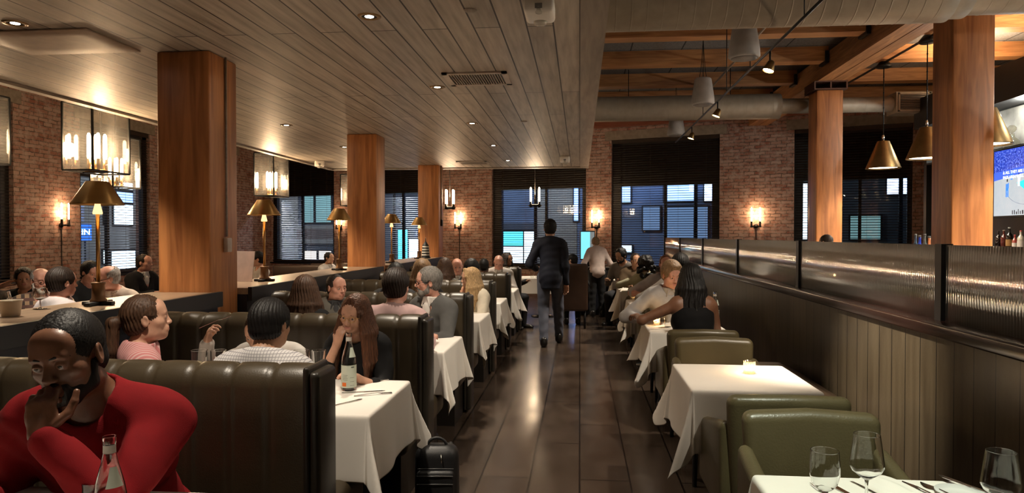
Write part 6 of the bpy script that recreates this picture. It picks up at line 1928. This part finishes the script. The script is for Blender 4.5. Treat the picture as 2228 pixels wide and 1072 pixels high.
# ---------------------------------------------------------------- the street outside
def ext_pt(px, dist):
    k = kx(px); X = k * (19.3 + dist * 1.056) / (1 + .34 * k); Y = 19.3 + dist * 1.056 - .34 * X
    v = Vector((X, Y - 19.3, 0)); return v.dot(WT)
def zext(px, py, dist):
    k = kx(px); X = k * (19.3 + dist * 1.056) / (1 + .34 * k); Y = 19.3 + dist * 1.056 - .34 * X
    zd = Y * math.cos(YAW) - X * math.sin(YAW); return CAMZ + (512 - py) / FPX * zd
D0 = 9.0
MB().bb(-40, 30, .45, 30, -.25, -.12).build('street', M('asphalt', (.035, .035, .038), .5), None, BL, WROT, kind='structure')
def building(label, px0, px1, h, wall, wins, extra=(), dist=D0):
    a, b_ = ext_pt(px0, dist), ext_pt(px1, dist)
    t = empty('building', BL, WROT, label, 'building', 'buildings across the street')
    MB().bb(a, b_, dist, dist + 4, -.15, h).build('wall', wall, t)
    for (x0, x1, y0, y1, mt) in wins:
        s0, s1 = ext_pt(x0, dist), ext_pt(x1, dist); z1, z0 = zext((x0 + x1) / 2, y0, dist), zext((x0 + x1) / 2, y1, dist)
        f = MB(); f.bb(s0 - .06, s1 + .06, dist - .06, dist - .01, z0 - .06, z1 + .06); fo = f.build('window', m_black, t)
        g = MB(); g.bb(s0, s1, dist - .08, dist - .065, z0, z1); g.build('pane', mt, fo)
    for (x0, x1, y0, y1, mt) in extra:
        s0, s1 = ext_pt(x0, dist), ext_pt(x1, dist); z1, z0 = zext((x0 + x1) / 2, y0, dist), zext((x0 + x1) / 2, y1, dist)
        MB().bb(s0, s1, dist - .15, dist, z0, z1).build('band', mt, t)
W_cyan = glow('lit_cyan', (.06, .55, .78), 1.0); W_white = glow('lit_white', (.62, .76, .86), 1.5); W_blue = glow('lit_blue', (.22, .36, .90), 1.2)
W_bright = glow('lit_bright', (.50, .66, 1.0), 2.0); W_teal = glow('lit_teal', (.16, .30, .30), .28); W_warm = glow('lit_warm', (.85, .72, .60), .55); W_dim = glow('lit_dim', (.08, .13, .22), .5)
w_grey = M('grey_facade', (.20, .19, .17), .8, var=.2, vs=1.5); w_blue = M('blue_facade', (.10, .14, .22), .7, var=.3, vs=.7); w_dark = M('dark_facade', (.05, .06, .08), .7, var=.3, vs=.8)
building('grey building across the street seen in the window left of the second column', 560, 648, 9, w_grey, [(566, 580, 420, 470, W_teal)], [])
building('building with greenish windows and pale bands seen by the second square lantern', 649, 800, 9, w_dark, [(660, 684, 424, 484, W_teal), (690, 722, 424, 484, W_teal), (664, 690, 546, 572, W_warm), (696, 722, 546, 572, W_warm)],
         [(650, 740, 490, 498, w_grey), (650, 740, 520, 530, w_grey), (650, 740, 498, 520, M('brown_band', (.12, .09, .08), .8))])
building('dark building with a cyan shopfront seen beside the farthest column', 801, 1000, 9, w_dark, [(868, 888, 500, 575, W_cyan), (892, 940, 520, 575, W_white)])
building('blue lit building with a glowing cyan shopfront behind the suited man', 1001, 1168, 10, w_blue, [(1088, 1139, 504, 534, W_cyan), (1088, 1139, 537, 582, W_white), (1142, 1166, 504, 582, W_white)], [(1010, 1168, 486, 500, w_dark)])
building('pale brick building in the right half of the middle window', 1169, 1255, 10, bricky('pale_outside_brick', (.30, .28, .23), (.25, .23, .20), (.18, .17, .15), .24, .08, .01, .9, 'UV'), [(1262 - 12, 1262 - 3, 410, 480, W_blue)])
building('blue lit building with a bright row of windows in the tall window', 1256, 1640, 10, w_blue, [(1350, 1372, 402, 440, W_blue), (1446, 1511, 397, 437, W_blue), (1533, 1549, 397, 437, W_bright), (1500, 1512, 400, 416, W_bright), (1345, 1375, 534, 548, W_white), (1400, 1436, 450, 500, W_dim), (1452, 1540, 450, 520, W_dim)])
building('dark building with one lit window behind the cone pendants', 1641, 2060, 10, M('teal_facade', (.10, .12, .12), .8, var=.3, vs=.8), [(1744, 1756, 400, 520, W_white), (1929, 1978, 380, 422, W_bright), (1850, 1915, 470, 520, W_teal)])
# street lamps added to light the facades
def added_street_lamp(s_, dist, label, power, col):
    p = Vector((0, 19.3, 0)) + WT * s_ + Vector((-math.sin(WROT), math.cos(WROT), 0)) * dist
    t = empty('added_street_lamp', tuple(p), 0, label, 'street lamp', 'added street lamps outside')
    MB().tube([(0, 0, -.12), (0, 0, 6.0)], [.07, .05], 10).build('pole', m_black, t)
    b = MB(); b.rbox((0, 0, 6.06), (.3, .5, .1), .03, 2); b.build('head', m_black, t)
    light('POINT', 'facade_fill_light', (0, 0, 5.85), power, col, t, .15)
for s_, pw_, cl_ in ((-16, 300, (.8, .85, 1)), (-9.2, 260, (.85, .9, 1)), (-3.2, 420, (.7, .8, 1)), (2.4, 650, (.40, .58, 1)), (8.2, 200, (.6, .8, 1))):
    added_street_lamp(s_, 4.5, 'added street lamp lighting the facades outside the back windows', pw_, cl_)
# side street on the left
MB().bb(-30, -11.5, -4, 30, -.25, -.13).build('street', M('asphalt', (.035, .035, .038), .5), kind='structure')
XL = -18.5
def zleft(px, py):
    Y = XL / kx(px); zd = Y * math.cos(YAW) - XL * math.sin(YAW); return CAMZ + (512 - py) / FPX * zd
t = empty('building', (0, 0, 0), 0, 'pale office building with white blue windows outside the side window', 'building', 'buildings outside the side windows')
MB().bb(XL - 4, XL, 2, 42, -.15, 10).build('wall', w_grey, t)
for (x0, x1, y0, y1, mt) in ((246, 262, 398, 410, W_white), (264, 286, 398, 412, W_white), (226, 232, 444, 486, W_white), (246, 286, 445, 488, W_white), (222, 232, 545, 572, W_white), (240, 290, 545, 600, W_white), (2, 14, 530, 560, W_warm), (252, 286, 418, 440, W_blue)):
    ya, yb = XL / kx(x0), XL / kx(x1); zm = (x0 + x1) / 2
    f = MB(); f.bb(XL + .01, XL + .06, min(ya, yb) - .06, max(ya, yb) + .06, zleft(zm, y1) - .06, zleft(zm, y0) + .06); fo = f.build('window', m_black, t)
    MB().bb(XL + .065, XL + .08, min(ya, yb), max(ya, yb), zleft(zm, y1), zleft(zm, y0)).build('pane', mt, fo)
xs_ = -11.95; ys_ = xs_ / kx(187)
sg = empty('neon_sign', (xs_, ys_, zat(181, 505, ys_)), math.radians(52), 'blue glowing sign reading IN outside the side window', 'sign')
MB().rbox((0, .04, 0), (.26, .06, .40), .01, 1).build('panel', glow('sign_blue', (.02, .10, .45), .9), sg)
text_mesh('letters', 'IN', .19, glow('sign_letters', (.75, .88, 1), 5.0), (0, 0, 0), (math.pi / 2, 0, 0), sg, True, .004)
MB().tube([(0, .08, -.2), (0, .08, -zat(181, 505, ys_) - .12)], .02, 8).build('post', m_black, sg)
for y_ in (10.5, 17.0, 24.0):  # street lamps added to light the side facade
    t = empty('added_street_lamp', (-14.6, y_, 0), 0, 'added street lamp lighting the facade outside the side windows', 'street lamp', 'added street lamps on the side street')
    MB().tube([(0, 0, -.12), (0, 0, 6.0)], [.07, .05], 10).build('pole', m_black, t)
    MB().rbox((0, 0, 6.06), (.3, .5, .1), .03, 2).build('head', m_black, t)
    light('POINT', 'facade_fill_light', (0, 0, 5.85), 260, (.75, .85, 1), t, .15)
